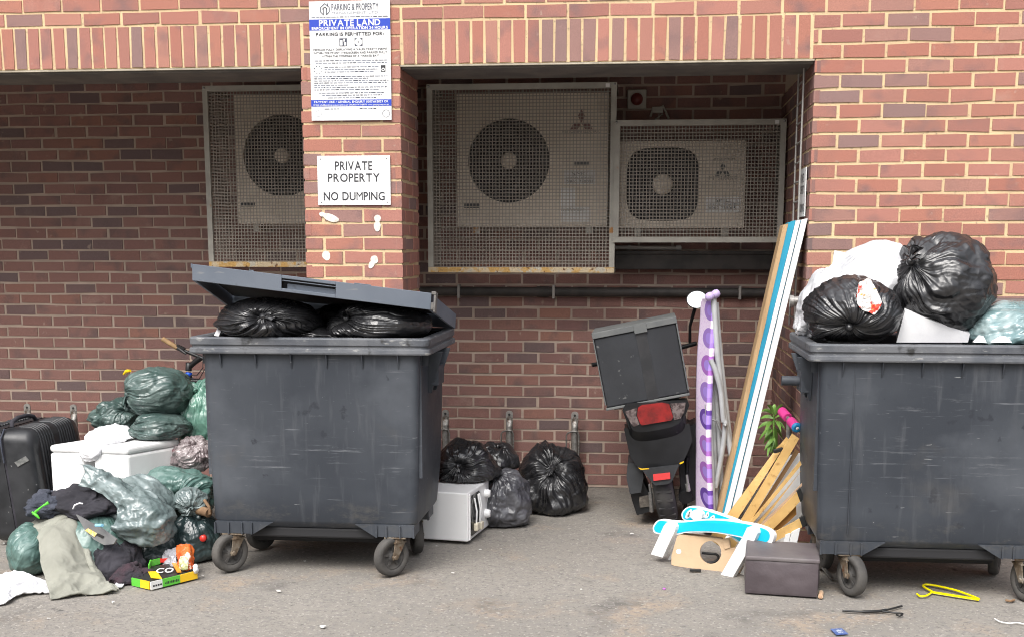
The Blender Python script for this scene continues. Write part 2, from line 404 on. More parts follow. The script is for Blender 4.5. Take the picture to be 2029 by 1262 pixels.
mb = MB(); mb.box((-5.3, -.05, 3.752), (5.3, 2.1, 3.9)); part('light_stop_roof', mb, M_CONC, bld)  # unseen roof slab, added to keep light from leaking into the bays

# ------------------------------------------------------------------ ground
M_ASPH = mat('asphalt', (.25, .231, .204), (.19, .175, .155), .9, .93, bump=.55, bscale=75, bdist=.006, detail=8, lo=.3, hi=.7, coords='Object',
             spots=[((.29, .23, .175), 1.9, .54, .70), ((.12, .11, .10), 2.3, .57, .70), ((.19, .177, .162), 28, .50, .64), ((.13, .12, .11), 75, .57, .66), ((.33, .305, .275), 62, .58, .68), ((.10, .093, .087), 30, .65, .69, (.6, 1.8, 1)), ((.42, .39, .35), 33, .70, .73), ((.085, .08, .075), 6, .69, .72)])
mb = MB()
n = 121
xs = np.linspace(-1, 1, n); gx = np.sign(xs)*(np.abs(xs)**2.2)*28+.6; gy = np.sign(xs)*(np.abs(xs)**2.2)*28-1.2
G = np.zeros((n, n, 3)); G[..., 0] = gx[:, None]; G[..., 1] = gy[None, :]
G[..., 2] = .006*fbm(np.stack([G[..., 0]*.9, G[..., 1]*.9, 0*G[..., 0]], -1), 3)*np.clip((G[..., 1]*-1+.2), 0, 1)-.004
mb.grid(G, smooth=True)
g_ = single('ground', mb, M_ASPH, 'worn grey brown asphalt of the parking yard', 'ground', kind='structure')
del g_['category']

M_GRIT = mat('grit', (.33, .31, .28), (.12, .11, .10), 3, .9, lo=.45, hi=.55)
mb = MB(); rs = np.random.RandomState(77); tetra = np.array([(1, 0, -.5), (-.5, .87, -.5), (-.5, -.87, -.5), (.1, 0, .9), (.6, .5, .4)])
for k in range(1700):
    if k < 700: x, y = rs.uniform(-4.2, WX), D_BACK-abs(rs.normal(0, .09))-.01
    elif k < 900: x, y = rs.uniform(WX, 4.5), -abs(rs.normal(0, .08))-.01
    else: x, y = rs.uniform(-2.8, 3.6), rs.uniform(-2.0, 1.4)
    if PX0-.02 < x < .02 and -.02 < y < .54: continue
    s_ = min(.007, .0015+abs(rs.normal(0, .0017))); q = tetra*s_*rs.uniform(.6, 1.3, 3); a = rs.uniform(0, 6.28); ca, sa = math.cos(a), math.sin(a)
    q = np.stack([q[:, 0]*ca-q[:, 1]*sa+x, q[:, 0]*sa+q[:, 1]*ca+y, q[:, 2]*.7+s_*.3], -1); mb.add(q, [(0, 2, 1), (0, 1, 4), (1, 3, 4), (1, 2, 3), (2, 0, 3), (0, 4, 3)])
g2 = single('loose_grit', mb, M_GRIT, 'loose grit strewn over the asphalt and along the foot of the walls', 'grit', kind='stuff')

# ------------------------------------------------------------------ signs
M_WHITE = mat('sign_white', (.74, .74, .735), (.68, .68, .67), 6, .4, spots=[((.55, .53, .50), 14, .68, .76)])
M_BLUE = mat('sign_blue', (.025, .06, .42), rough=.35)
M_INK = mat('sign_ink', (.03, .03, .035), rough=.5)
M_GREYINK = mat('sign_grey_ink', (.06, .065, .09), rough=.5)
M_PALEINK = mat('sign_pale_ink', (.20, .215, .26), rough=.5)
M_SKYINK = mat('sign_watermark', (.62, .70, .84), rough=.4)
M_SCREW = mat('screw', (.35, .35, .35), rough=.4, metal=.8)
UX, UZ = V(1, 0, 0), V(0, 0, 1)
def ppm(Y, x=700, y=300):
    return 1.0/np.linalg.norm(at(x+1, y, Y)-at(x, y, Y))
sg = thing('parking_sign', 'tall white and blue parking permit notice high on the brick pillar', 'sign', at(695, 240, 0))
a, b = at(613, 5, 0), at(777, 239, 0); x0, x1, z1, z0 = a[0], b[0], a[2], b[2]
mb = MB(); mb.box((x0, -.014, z0), (x1, -.006, z1)); part('board', mb, M_WHITE, sg, .0015)
kx = (x1-x0)/164.0; kz = (z1-z0)/234.0
def sp(px, py, Y=-.0155): return V(x0+(px-613)*kx, Y, z1-(py-5)*kz)
def strip(mb, xa, ya, xb, yb, Y=-.0146, mi=0):
    p, q = sp(xa, yb, Y), sp(xb, ya, Y); mb.add([p, V(q[0], Y, p[2]), q, V(p[0], Y, q[2])], [(0, 1, 2, 3)], mi)
for ya_, yb_ in ((40, 61.5), (198, 211)):
    mb = MB(); strip(mb, 613, ya_, 777, yb_); part('colour_band', mb, M_BLUE, sg)
mb = MB(); text_mb(mb, 'PARKING & PROPERTY', sp(706.5, 23), UX, UZ, 12.5*kz, 95*kx, 1, bold=.012); part('lettering', mb, [M_WHITE, M_GREYINK, M_PALEINK, M_INK], sg)
mb = MB(); text_mb(mb, 'MANAGEMENT LTD', sp(706, 30.5), UX, UZ, 4.6*kz, 93*kx, 2, space=1.5); part('lettering', mb, [M_WHITE, M_GREYINK, M_PALEINK, M_INK], sg)
mb = MB(); text_mb(mb, 'PRIVATE LAND', sp(695, 53), UX, UZ, 11.5*kz, 124*kx, 0, bold=.025); part('lettering', mb, [M_WHITE, M_GREYINK, M_PALEINK, M_INK], sg)
mb = MB(); text_mb(mb, 'ENFORCEMENT IN OPERATION 24 HOURS', sp(695, 60.2), UX, UZ, 5.2*kz, 154*kx, 0, bold=.03); part('lettering', mb, [M_WHITE, M_GREYINK, M_PALEINK, M_INK], sg)
mb = MB(); text_mb(mb, 'PARKING IS PERMITTED FOR:', sp(695, 72.5), UX, UZ, 6.4*kz, 138*kx, 3, bold=.03); part('lettering', mb, [M_WHITE, M_GREYINK, M_PALEINK, M_INK], sg)
mb = MB(); text_mb(mb, 'VEHICLES FULLY DISPLAYING A VALID TRINITY PERMIT', sp(695, 101), UX, UZ, 3.8*kz, 152*kx, 3, bold=.02); part('lettering', mb, [M_WHITE, M_GREYINK, M_PALEINK, M_INK], sg)
mb = MB(); text_mb(mb, 'WITHIN THE FRONT WINDSCREEN AND PARKED FULLY', sp(695, 107.5), UX, UZ, 3.8*kz, 150*kx, 3, bold=.02); part('lettering', mb, [M_WHITE, M_GREYINK, M_PALEINK, M_INK], sg)
mb = MB(); text_mb(mb, 'WITHIN THE CONFINES OF A MARKED BAY', sp(695, 114), UX, UZ, 3.8*kz, 116*kx, 3, bold=.02); part('lettering', mb, [M_WHITE, M_GREYINK, M_PALEINK, M_INK], sg)
mb = MB(); text_mb(mb, 'PAYMENT LINE / GENERAL ENQUIRY 02071662829 OR', sp(695, 204.2), UX, UZ, 4.2*kz, 152*kx, 0, bold=.02); part('lettering', mb, [M_WHITE, M_GREYINK, M_PALEINK, M_INK], sg)
mb = MB(); text_mb(mb, 'EMAIL info@parkingmanagement.co.uk ONLINE PAYMENTS www.pcnpayment.co.uk', sp(695, 209.6), UX, UZ, 3.0*kz, 154*kx, 0, bold=.015); part('lettering', mb, [M_WHITE, M_GREYINK, M_PALEINK, M_INK], sg)
rs = np.random.RandomState(3)
rows = [(121, 622, 772, 1), (125.5, 624, 770, 1), (133.5, 642, 752, 1), (138.3, 642, 750, 1), (143, 642, 742, 1), (152, 620, 770, 2), (156, 620, 730, 2), (160.4, 620, 772, 2), (164.5, 620, 768, 2),
        (169, 620, 690, 2), (173.3, 620, 768, 2), (178, 620, 755, 2), (184.5, 630, 764, 1), (189, 636, 758, 1), (194, 648, 750, 1), (216, 640, 670, 2), (216, 712, 750, 2), (36, 618, 775, 2)]
for y, xa, xb, w in rows:                  # lines too small to read in the photo: word-length dashes
    x = xa; mb = MB()
    while x < xb-2:
        L = rs.uniform(3, 11); strip(mb, x, y-.9, min(x+L, xb), y+.9, -.0151, 0 if rs.rand() < .35 else 1); x += L+rs.uniform(1.2, 2.2)
    part('small_print', mb, [M_GREYINK, M_PALEINK, M_INK], sg)
def disc(mb, px, py, r, Y, mi=0, r2=0, n=24):
    c = sp(px, py, Y); t = np.linspace(0, 2*math.pi, n, endpoint=False); o = np.stack([c[0]+r*kx*np.cos(t), 0*t+Y, c[2]+r*kz*np.sin(t)], -1)
    if r2:
        i = np.stack([c[0]+r2*kx*np.cos(t), 0*t+Y, c[2]+r2*kz*np.sin(t)], -1)
        mb.add(np.concatenate([o, i]), [(k, (k+1) % n, n+(k+1) % n, n+k) for k in range(n)], mi)
    else: mb.add(o, [tuple(range(n))], mi)
def poly(mb, pts, Y=-.0152, mi=2):
    for (xa, ya), (xb, yb) in zip(pts[:-1], pts[1:]):
        p, q = sp(xa, ya, Y), sp(xb, yb, Y); mb.bar(p, q, .0042, .0006, (0, -1, 0), mi)
PM = [M_WHITE, M_INK, M_GREYINK, M_PALEINK]
mb = MB(); strip(mb, 673.5, 77.5, 689, 93, -.0151, 2); strip(mb, 675, 81, 680, 91.5, -.0158); strip(mb, 683, 85.5, 687.5, 91.5, -.0158); strip(mb, 682, 78.5, 684.5, 84, -.0158); part('permit_pictogram', mb, PM, sg)
mb = MB(); strip(mb, 704.5, 77.5, 720.5, 93, -.0151, 2); disc(mb, 712.5, 85.2, 7.4, -.0158); text_mb(mb, 'P', sp(712.5, 88.3, -.0162), UX, UZ, 5*kz, None, 1, bold=.02); part('disc_pictogram', mb, PM, sg)
mb = MB(); strip(mb, 757, 131, 766, 144, -.0151, 1); disc(mb, 761.5, 139.5, 3.4, -.0158); disc(mb, 761.5, 139.5, 1.7, -.0162, 1); part('camera_pictogram', mb, PM, sg)
mb = MB(); disc(mb, 766, 226, 7.6, -.0152, 2, 6.8); part('round_stamp', mb, PM, sg)
mb = MB(); disc(mb, 628, 225, 6.2, -.0152, 3, 5.7); part('round_stamp', mb, PM, sg)
for ang in range(0, 360, 45):
    mb = MB(); disc(mb, 629+8*math.cos(R(ang+22)), 138.5+7*math.sin(R(ang+22)), 1.1, -.0152, 2, n=8); part('clock_dot', mb, PM, sg)
mb = MB(); poly(mb, [(642.5, 31.5), (636.5, 25.5), (636.5, 17), (645.5, 9.5), (654.5, 17), (654.5, 25.5), (648.5, 31.5)]); poly(mb, [(642.2, 31.5), (642.2, 19), (645.5, 16), (648.8, 19), (648.8, 31.5)])
poly(mb, [(651.3, 13.5), (651.3, 9.5)]); poly(mb, [(640.5, 20.5), (645.5, 16), (650.5, 20.5)]); part('house_logo', mb, PM, sg)

def no_dumping_sign(label, org, ux, nrm, w, h, texts):
    ux, nrm = np.asarray(ux, float), np.asarray(nrm, float)
    t = thing('property_sign', label, 'sign', org)
    c = np.asarray(org, float)+UZ*h/2
    mb = MB(); mb.obox(c+nrm*.008, ux*w/2, nrm*.003, UZ*h/2); part('board', mb, M_WHITE, t, .001)
    for tx, fy, hh, ww in texts:
        mb = MB(); text_mb(mb, tx, np.asarray(org, float)+UZ*h*fy+nrm*.0122, ux, UZ, hh*h, ww*w, 0, space=1.10, bold=.012); part('lettering', mb, M_INK, t)
    for sx in (-1, 1):
        for sz in (.06, .94):
            mb = MB(); mb.lathe([(.0, .0135), (.0035, .013), (.0042, .011)], np.asarray(org, float)+ux*sx*(w/2-.02)+UZ*h*sz-0*nrm, nrm, 12); part('screw', mb, M_SCREW, t)
    return t
TX = [('PRIVATE', .71, .175, .51), ('PROPERTY', .475, .165, .71), ('NO DUMPING', .10, .165, .84)]
a, b = at(629, 310, 0), at(775, 407, 0)
no_dumping_sign('white private property no dumping sign on the pillar front', (((a[0]+b[0])/2), 0, b[2]), UX, (0, -1, 0), b[0]-a[0], a[2]-b[2], TX)
a, b = atx(1601, 338, WX), atx(1584.5, 430, WX)
no_dumping_sign('white private property sign seen edge on round the right bay corner', (WX, (a[1]+b[1])/2, b[2]-.005), (0, -1, 0), (-1, 0, 0), b[1]-a[1], .262, TX)

M_GLUE = mat('dried_adhesive', (.72, .68, .6), (.50, .44, .38), 45, .8, bump=.3, bscale=90, bdist=.002, lo=.45, hi=.7)
def blob_pat(label, pts):       # pts: (px, py, rx, ry, angle)
    mb = MB()
    for px, py, rx, ry, an in pts:
        c = at(px, py, -.0012); k = 1/ppm(0, px, py); t = np.linspace(0, 2*math.pi, 22, endpoint=False); rings = []
        for q, dz in ((1, .0), (.985, .0009), (.6, .0011), (.02, .0012)):
            X = rx*k*q*np.cos(t)*(1+.08*np.sin(3*t)); Z = ry*k*q*np.sin(t); ca, sa = math.cos(an), math.sin(an)
            rings.append(np.stack([c[0]+X*ca-Z*sa, c[1]-dz+0*t, c[2]+X*sa+Z*ca], -1))
        mb.grid(np.array(rings), False, True, 0, False)
    single('adhesive_patch', mb, M_GLUE, label, 'adhesive patch', 'white adhesive patches on the pillar')
blob_pat('long slanting white glue smear under the left of the no dumping sign', [(638, 425, 5.5, 4.5, 0), (655, 432, 17, 7, -.35)])
blob_pat('bottle shaped white glue smear under the right of the no dumping sign', [(748, 434, 6.5, 7.5, 0), (747.5, 449, 6.8, 10, 0)])
blob_pat('small oval white glue blob lowest left on the pillar', [(646.5, 507, 8, 9.5, .4)])
blob_pat('kidney shaped white glue blob lowest right on the pillar', [(742, 515, 7.5, 8, .6), (736, 525, 5.5, 8, -.5)])

# ------------------------------------------------------------------ air conditioners in their cages
M_AC = mat('ac_casing', (.80, .70, .58), (.72, .63, .52), 4, .5)
M_ACDARK = mat('ac_fan_dark', (.022, .02, .02), rough=.7)
M_GRILLE = mat('ac_grille', (.10, .095, .09), rough=.5)
M_CAGE = mat('cage_paint', (.42, .40, .35), (.34, .32, .28), 7, .6, spots=[((.36, .17, .05), 6, .66, .70)])
M_MESH = mat('cage_mesh', (.30, .265, .225), (.25, .22, .185), 9, .6)
M_RUST = mat('rusty_rail', (.60, .37, .13), (.62, .50, .33), 18, .85, bump=.4, bscale=60, lo=.45, hi=.55, spots=[((.55, .50, .40), 11, .56, .60), ((.16, .07, .03), 35, .6, .7)])
M_STICK = mat('sticker', (.85, .84, .82), rough=.4)
M_STICK2 = mat('sticker_grey', (.72, .70, .68), rough=.4)
M_EMB = mat('emblem_red', (.12, .02, .018), rough=.5)
def air_con(label, x0, x1, z0, z1, fx, fz, fr, hub, square=False, yf=1.26):
    t = thing('air_conditioner', label, 'air conditioner', ((x0+x1)/2, yf+.15, z0))
    mb = MB(); y1 = D_BACK-.03
    # casing front built around the round (or rounded-square) fan opening
    n = 64; th = np.linspace(0, 2*math.pi, n, endpoint=False)
    def sq(r, p):
        c, s = np.cos(th), np.sin(th); rr = r/((np.abs(c)**p+np.abs(s)**p)**(1/p)); return np.stack([fx+rr*c, fz+rr*s], -1)
    inner = sq(fr, 4 if square else 2)
    outer = []
    for c, s in zip(np.cos(th), np.sin(th)):
        k = min([((x1-fx) if c > 0 else (x0-fx))/c if abs(c) > 1e-6 else 9, ((z1-fz) if s > 0 else (z0-fz))/s if abs(s) > 1e-6 else 9]); outer.append((fx+k*c, fz+k*s))
    outer = np.array(outer)
    for cx, cz in ((x0, z0), (x1, z0), (x1, z1), (x0, z1)):
        outer[np.argmin((outer[:, 0]-cx)**2+(outer[:, 1]-cz)**2)] = (cx, cz)
    def ring(P, y): return np.stack([P[:, 0], 0*P[:, 0]+y, P[:, 1]], -1)
    mb.grid(np.array([ring(outer, y1), ring(outer, yf), ring(inner, yf), ring(inner, yf+.05)]), False, True, 0, False, True)
    mb.add([(x0, y1, z0), (x1, y1, z0), (x1, y1, z1), (x0, y1, z1)], [(3, 2, 1, 0)])
    part('casing', mb, M_AC, t)
    mb = MB(); mb.add(ring(inner, yf+.048), [tuple(range(n))[::-1]]); part('fan_recess', mb, M_ACDARK, t)
    mb = MB()
    for k in range(1, 15):
        r = fr*k/15; P = sq(r, 2 if not square or k < 8 else 3.2); mb.tube(ring(P, yf+.004), .0028, 5, closed=True)
    for k in range(16):
        a = 2*math.pi*k/16; mb.bar((fx+hub*math.cos(a), yf+.007, fz+hub*math.sin(a)), (fx+fr*math.cos(a), yf+.007, fz+fr*math.sin(a)), .004, .003, (0, 1, 0))
    part('fan_grille', mb, M_GRILLE, t)
    mb = MB(); mb.lathe([(0, .018), (hub*.85, .016), (hub, .006), (hub, -.01)], (fx, yf, fz), (0, -1, 0), 28); part('hub', mb, M_AC, t)
    for xx in (x0+.12, x1-.12):
        mb = MB(); mb.box((xx-.02, yf+.01, z0-.05), (xx+.02, D_BACK-.008, z0-.002)); part('bracket', mb, M_CAGE, t)
    return t
def cage(label, x0, x1, z0, z1, yf, rusty):
    t = thing('mesh_cage', label, 'cage', ((x0+x1)/2, yf+.1, z0)); w = .034
    mb = MB()
    mb.box((x0, yf, z1-w), (x1, yf+.03, z1)); mb.box((x0, yf, z0+w), (x0+w, yf+.03, z1-w)); mb.box((x1-w, yf, z0+w), (x1, yf+.03, z1-w))
    for xx in (x0, x1-.03):
        mb.box((xx, yf+.032, z1-.03), (xx+.03, D_BACK-.004, z1-.002)); mb.box((xx, yf+.032, z0+.002), (xx+.03, D_BACK-.004, z0+.03))
    part('frame', mb, M_CAGE, t)
    mb = MB(); mb.box((x0, yf, z0), (x1, yf+.03, z0+w-.001)); part('bottom_rail', mb, M_RUST if rusty else M_CAGE, t, label='rust eaten orange bottom rail' if rusty else None)
    mb = MB(); p = .0215; hw = .0028
    nx = round((x1-x0-2*w)/p); nz = round((z1-z0-2*w)/p)
    for i in range(nx+1):
        x = x0+w+(x1-x0-2*w)*i/nx; mb.box((x-hw, yf+.012, z0+w-.01), (x+hw, yf+.0135, z1-w+.01))
    for i in range(nz+1):
        z = z0+w+(z1-z0-2*w)*i/nz; mb.box((x0+w-.01, yf+.014, z-hw), (x1-w+.01, yf+.0155, z+hw))
    part('wire_mesh', mb, M_MESH, t)
    for nm, xx in (('side_mesh', x0+.015), ('side_mesh', x1-.015)):
        mb = MB()
        for i in range(nz+1):
            z = z0+w+(z1-z0-2*w)*i/nz; mb.box((xx-.001, yf+.03, z-hw), (xx+.001, D_BACK-.01, z+hw))
        ny = round((D_BACK-yf)/p)
        for i in range(1, ny):
            y = yf+.02+(D_BACK-yf-.03)*i/ny; mb.box((xx+.0012, y-hw, z0+w), (xx+.003, y+hw, z1-w))
        part(nm, mb, M_MESH, t)
    for xx in (x0+.012, x1-.012):
        mb = MB(); mb.lathe([(0, .006), (.006, .005), (.008, 0)], (xx, yf, z1-.013), (0, -1, 0), 12); part('bolt', mb, M_SCREW, t)
    mb = MB(); mb.box((x1-.07, yf-.004, z1-.03), (x1-.045, yf-.001, z1-.008)); part('tag', mb, M_STICK, t)
    return t
YA = 1.26
def sticker(mb, px0, py0, px1, py1, mi=0, Y=YA-.003):
    p, q = at(px0, py1, Y), at(px1, py0, Y); mb.add([p, V(q[0], Y, p[2]), q, V(p[0], Y, q[2])], [(0, 1, 2, 3)], mi)
def diamonds(mb, px, py, s, mi):      # three lozenges meeting at a point
    c = at(px, py, YA-.004)
    for ang in (90, 210, 330):
        d = V(math.cos(R(ang)), 0, math.sin(R(ang))); q = V(-d[2], 0, d[0]); mb.add([c, c+d*s*.55+q*s*.31, c+d*s*1.1, c+d*s*.55-q*s*.31], [(0, 1, 2, 3)], mi)
# big unit, middle bay
a, b, f = at(905, 188, YA), at(1203, 448, YA), at(1008, 319, YA)
k = 1/ppm(YA, 1000, 300)
t = air_con('large square air conditioner behind mesh in the middle bay', a[0], b[0], b[2], a[2], f[0], f[2], 81*k, 16*k)
SM = [M_STICK, M_STICK2, M_INK]
for q in ((1118, 338, 1180, 366, 1), (1111, 373, 1140, 411, 0), (1111, 411.2, 1170, 440, 0), (1138, 320, 1167, 329, 2), (920, 403, 950, 413, 2)): mb = MB(); sticker(mb, *q); part('sticker', mb, SM, t)
mb = MB()
text_mb(mb, 'SMC', at(1149, 349, YA-.005), UX, UZ, 8*k, 32*k, 2, bold=.02); text_mb(mb, 'REFRIGERATION LTD', at(1149, 355.5, YA-.005), UX, UZ, 4*k, 54*k, 2)
text_mb(mb, '01902 730085', at(1149, 363.5, YA-.005), UX, UZ, 6*k, 54*k, 2, bold=.01); part('lettering', mb, [M_STICK, M_STICK2, M_INK], t)
mb = MB(); text_mb(mb, 'HYDROFIBRE', at(1135, 419, YA-.005), UX, UZ, 5*k, 46*k, 2)
part('lettering', mb, [M_STICK, M_STICK2, M_INK], t)
mb = MB(); diamonds(mb, 1152, 244, 23*k, 0); text_mb(mb, 'MITSUBISHI ELECTRIC', at(1152, 264, YA-.004), UX, UZ, 6*k, 74*k, 1)
part('emblem', mb, [M_EMB, M_INK], t)
p1, p2 = at(845, 168, 1.15), at(1217, 541, 1.15)
cage('large mesh cage with rusty orange bottom rail in the middle bay', p1[0], p2[0], p2[2], p1[2], 1.15, True)
# smaller unit, right
a, b, f = at(1229, 281, YA), at(1474, 452, YA), at(1313, 366, YA)
t = air_con('small wide air conditioner behind mesh beside the right wall', a[0], b[0], b[2], a[2], f[0], f[2], 70*k, 20*k, True)
mb = MB(); sticker(mb, 1398, 391, 1468, 422, 0); part('sticker', mb, SM, t); mb = MB()
text_mb(mb, 'SMC', at(1432, 401, YA-.005), UX, UZ, 7*k, 30*k, 2, bold=.02); text_mb(mb, 'REFRIGERATION LTD', at(1432, 408, YA-.005), UX, UZ, 4*k, 56*k, 1)
text_mb(mb, '01902 730085', at(1430, 416, YA-.005), UX, UZ, 6*k, 54*k, 2, bold=.01)
part('lettering', mb, [M_STICK, M_GREYINK, M_INK], t)
mb = MB(); diamonds(mb, 1432, 340, 16*k, 0); text_mb(mb, 'MITSUBISHI', at(1432, 357, YA-.004), UX, UZ, 7*k, 52*k, 1); text_mb(mb, 'AIR CONDITIONER', at(1434, 318, YA-.004), UX, UZ, 4*k, 44*k, 1)
part('emblem', mb, [M_INK, M_INK], t)
p1, p2 = at(1218, 239, 1.13), at(1550, 481, 1.13)
cage('low wide mesh cage beside the right wall', p1[0], p2[0], p2[2], p1[2], 1.13, False)
# left unit, half behind the pillar
a, b, f = at(463, 190, YA), at(465, 444, YA), at(559, 309, YA)
t = air_con('air conditioner half hidden by the pillar in the left bay', a[0], a[0]+1.0, b[2], a[2], f[0], f[2], 80*k, 15*k)
mb = MB(); sticker(mb, 477, 401, 505, 410, 1); part('sticker', mb, [M_STICK, M_INK], t)
p1, p2 = at(400, 171, 1.15), at(416, 529, 1.15)
cage('mesh cage half hidden by the pillar in the left bay', p1[0], p1[0]+1.2, p2[2], p1[2], 1.15, True)

# ------------------------------------------------------------------ pipes and small fittings
M_BLKPIPE = mat('black_pipe', (.035, .032, .030), (.06, .052, .048), 9, .65)
M_GALV = mat('galvanised', (.34, .33, .31), (.22, .21, .20), 30, .5, metal=.65, bump=.2, bscale=70, spots=[((.12, .09, .07), 25, .6, .7)])
M_GREYPIPE = mat('grey_pipe', (.30, .28, .26), rough=.6)
z = at(1000, 578, 1.55)[2]
t = thing('wall_pipe', 'black waste pipe clipped along the back wall under the cages', 'pipe', (1, 1.55, z))
mb = MB(); mb.tube([(-.35, 1.55, z), (2.2, 1.55, z)], .031, 14); mb.tube([(.62, 1.55, z), (.70, 1.55, z)], .036, 14); part('pipe_run', mb, M_BLKPIPE, t)
for px in (909, 1097, 1466):
    c = at(px, 579, 1.53); mb = MB(); mb.box((c[0]-.009, 1.512, z-.045), (c[0]+.009, 1.585, z+.045)); part('clip', mb, M_GREYPIPE, t, .003)
a, b = at(1215, 491, 1.5), at(1346, 492, 1.5)
mb = MB(); mb.tube([a, b, b+V(0, .0, 0), b+V(.012, 0, .01)], .014, 10); mb.tube([b+V(-.02, 0, 0), b+V(.012, 0, 0)], .019, 10); mb.tube([a+V(.1, 0, 0), a+V(.12, 0, 0)], .018, 10)
single('drain_pipe', mb, M_GREYPIPE, 'thin grey drain pipe just under the low mesh cage', 'pipe')
a, b = at(1218, 499, 1.5), at(1530, 535, 1.5)
mb = MB(); mb.box((a[0], 1.47, b[2]), (2.19, 1.583, a[2])); mb.box((a[0]-.01, 1.462, a[2]-.02), (2.195, 1.585, a[2]+.006))
single('trunking', mb, M_BLKPIPE, 'black cable trunking on the back wall below the low mesh cage', 'trunking', bevel=.006)
M_REDD = mat('dark_red_plastic', (.16, .03, .025), rough=.4); M_CREAM = mat('cream_plastic', (.42, .39, .34), rough=.5)
c = at(1262, 198, 1.57)
t = thing('alarm_box', 'small square alarm sounder with a dark red disc above the low cage', 'alarm', (c[0], D_BACK-.01, c[2]-.06))
mb = MB(); mb.box((c[0]-.062, 1.55, c[2]-.062), (c[0]+.062, 1.586, c[2]+.062)); part('back_plate', mb, M_CREAM, t, .006)
mb = MB(); mb.lathe([(0, .03), (.03, .027), (.038, .012), (.04, 0)], (c[0], 1.549, c[2]), (0, -1, 0), 24); part('sounder', mb, M_REDD, t)
c = at(1306, 224, 1.56)
mb = MB(); q = [at(px, py, 1.56) for px, py in ((1289, 232), (1292, 222), (1314, 211), (1325, 236))]; mb.tube(q, .009, 6); mb.tube([q[0]+V(.03, 0, -.02), q[2]+V(-.0, 0, -.05)], .006, 6); mb.box((q[1][0], 1.545, q[1][2]-.01), (q[2][0], 1.585, q[1][2]+.03))
single('wall_bracket', mb, M_CREAM, 'bent cream bracket on the back wall just right of the alarm box', 'bracket', bevel=.003)
# ladder-shaped cable tray on the side wall
M_ZINC = mat('zinc_wire', (.42, .41, .39), rough=.45, metal=.5)
t = thing('cable_ladder', 'narrow wire cable ladder running up the side wall of the right bay', 'cable ladder', atx(1575, 430, WX-.02))
ya, yb = atx(1577, 300, WX-.03)[1], atx(1587, 300, WX-.03)[1]
for y in (ya, yb):
    mb = MB(); mb.tube([(WX-.03, y, 1.2), (WX-.03, y, 2.6)], .006, 8); part('rail', mb, M_ZINC, t)
for i in range(13):
    mb = MB(); mb.tube([(WX-.03, ya, 1.25+i*.107), (WX-.03, yb, 1.25+i*.107)], .005, 6); part('rung', mb, M_ZINC, t)
za = at(1590, 596, -.06)[2]
t = thing('gas_pipe', 'dark pipe low along the right brick wall behind the bin', 'pipe', (3, -.06, za))
mb = MB(); mb.tube([(WX-.02, -.06, za), (5.0, -.06, za)], .02, 12); part('pipe_run', mb, mat('brown_pipe', (.10, .07, .065), rough=.5), t)
mb = MB(); mb.tube([(WX-.085, -.06, za-.004), (WX+.0, -.06, za)], .026, 12); mb.tube([(WX-.09, -.06, za-.004), (WX-.07, -.06, za-.004)], .033, 12); part('coupling', mb, M_GALV, t)

# bicycle stands along the back wall
def bike_stand(x, y):
    t = thing('bike_stand', 'galvanised stand post with a pierced flat top against the back wall right of the green sacks', 'bike stand', (x, y, 0))
    mb = MB(); mb.tube([(x, y, 0), (x, y, .40), (x, y, .44)], [.024, .024, .023], 14)
    mb.grid(np.array([[(x+a*.021*math.cos(q), y+bb*.021*math.sin(q), zz) for q in np.linspace(0, 2*math.pi, 14, endpoint=False)] for zz, a, bb in ((.44, 1.05, 1.05), (.465, 1.12, .5), (.48, 1.15, .2))]), False, True)
    part('post', mb, M_GALV, t)
    mb = MB(); pts = [(x-.024, y, .478), (x+.024, y, .478), (x+.024, y, .525)]+[(x+.024*math.cos(q), y, .525+.02*math.sin(q)) for q in np.linspace(.3, math.pi-.3, 7)]+[(x-.024, y, .525)]
    mb.prism([V(*p)-V(0, .004, 0) for p in pts], (0, .008, 0)); part('top_plate', mb, M_GALV, t)
    mb = MB(); mb.lathe([(0, .0), (.0085, .0)], (x, y-.0045, .518), (0, -1, 0), 12); part('bolt_hole', mb, M_ACDARK, t)
    mb = MB(); q = [(x+.028, y-.02, .05), (x+.03, y-.02, .38), (x+.022, y-.028, .41), (x-.01, y-.03, .415), (x-.045, y-.02, .40), (x-.055, y-.012, .385), (x-.056, y-.01, .2), (x-.056, y-.01, .05)]
    mb.tube(q, .0055, 8); part('hoop', mb, M_GALV, t)
    return t
XS = [(.0, 'galvanised bike stand post close beside the left bin, partly behind it'), (.442, 'galvanised bike stand post rising behind the two small black sacks'),
      (.89, 'galvanised bike stand post behind the big round black sack'), (-3.014, 'galvanised bike stand post behind the left corner of the suitcase'), (-2.67, 'galvanised bike stand post behind the right end of the suitcase')]
st = bike_stand(XS[0][0], 1.46); st['label'] = XS[0][1]; st['group'] = 'bike stand posts along the back wall'
for x, lb in XS[1:]: copy_tree(st, (x, 1.46, 0), lb)

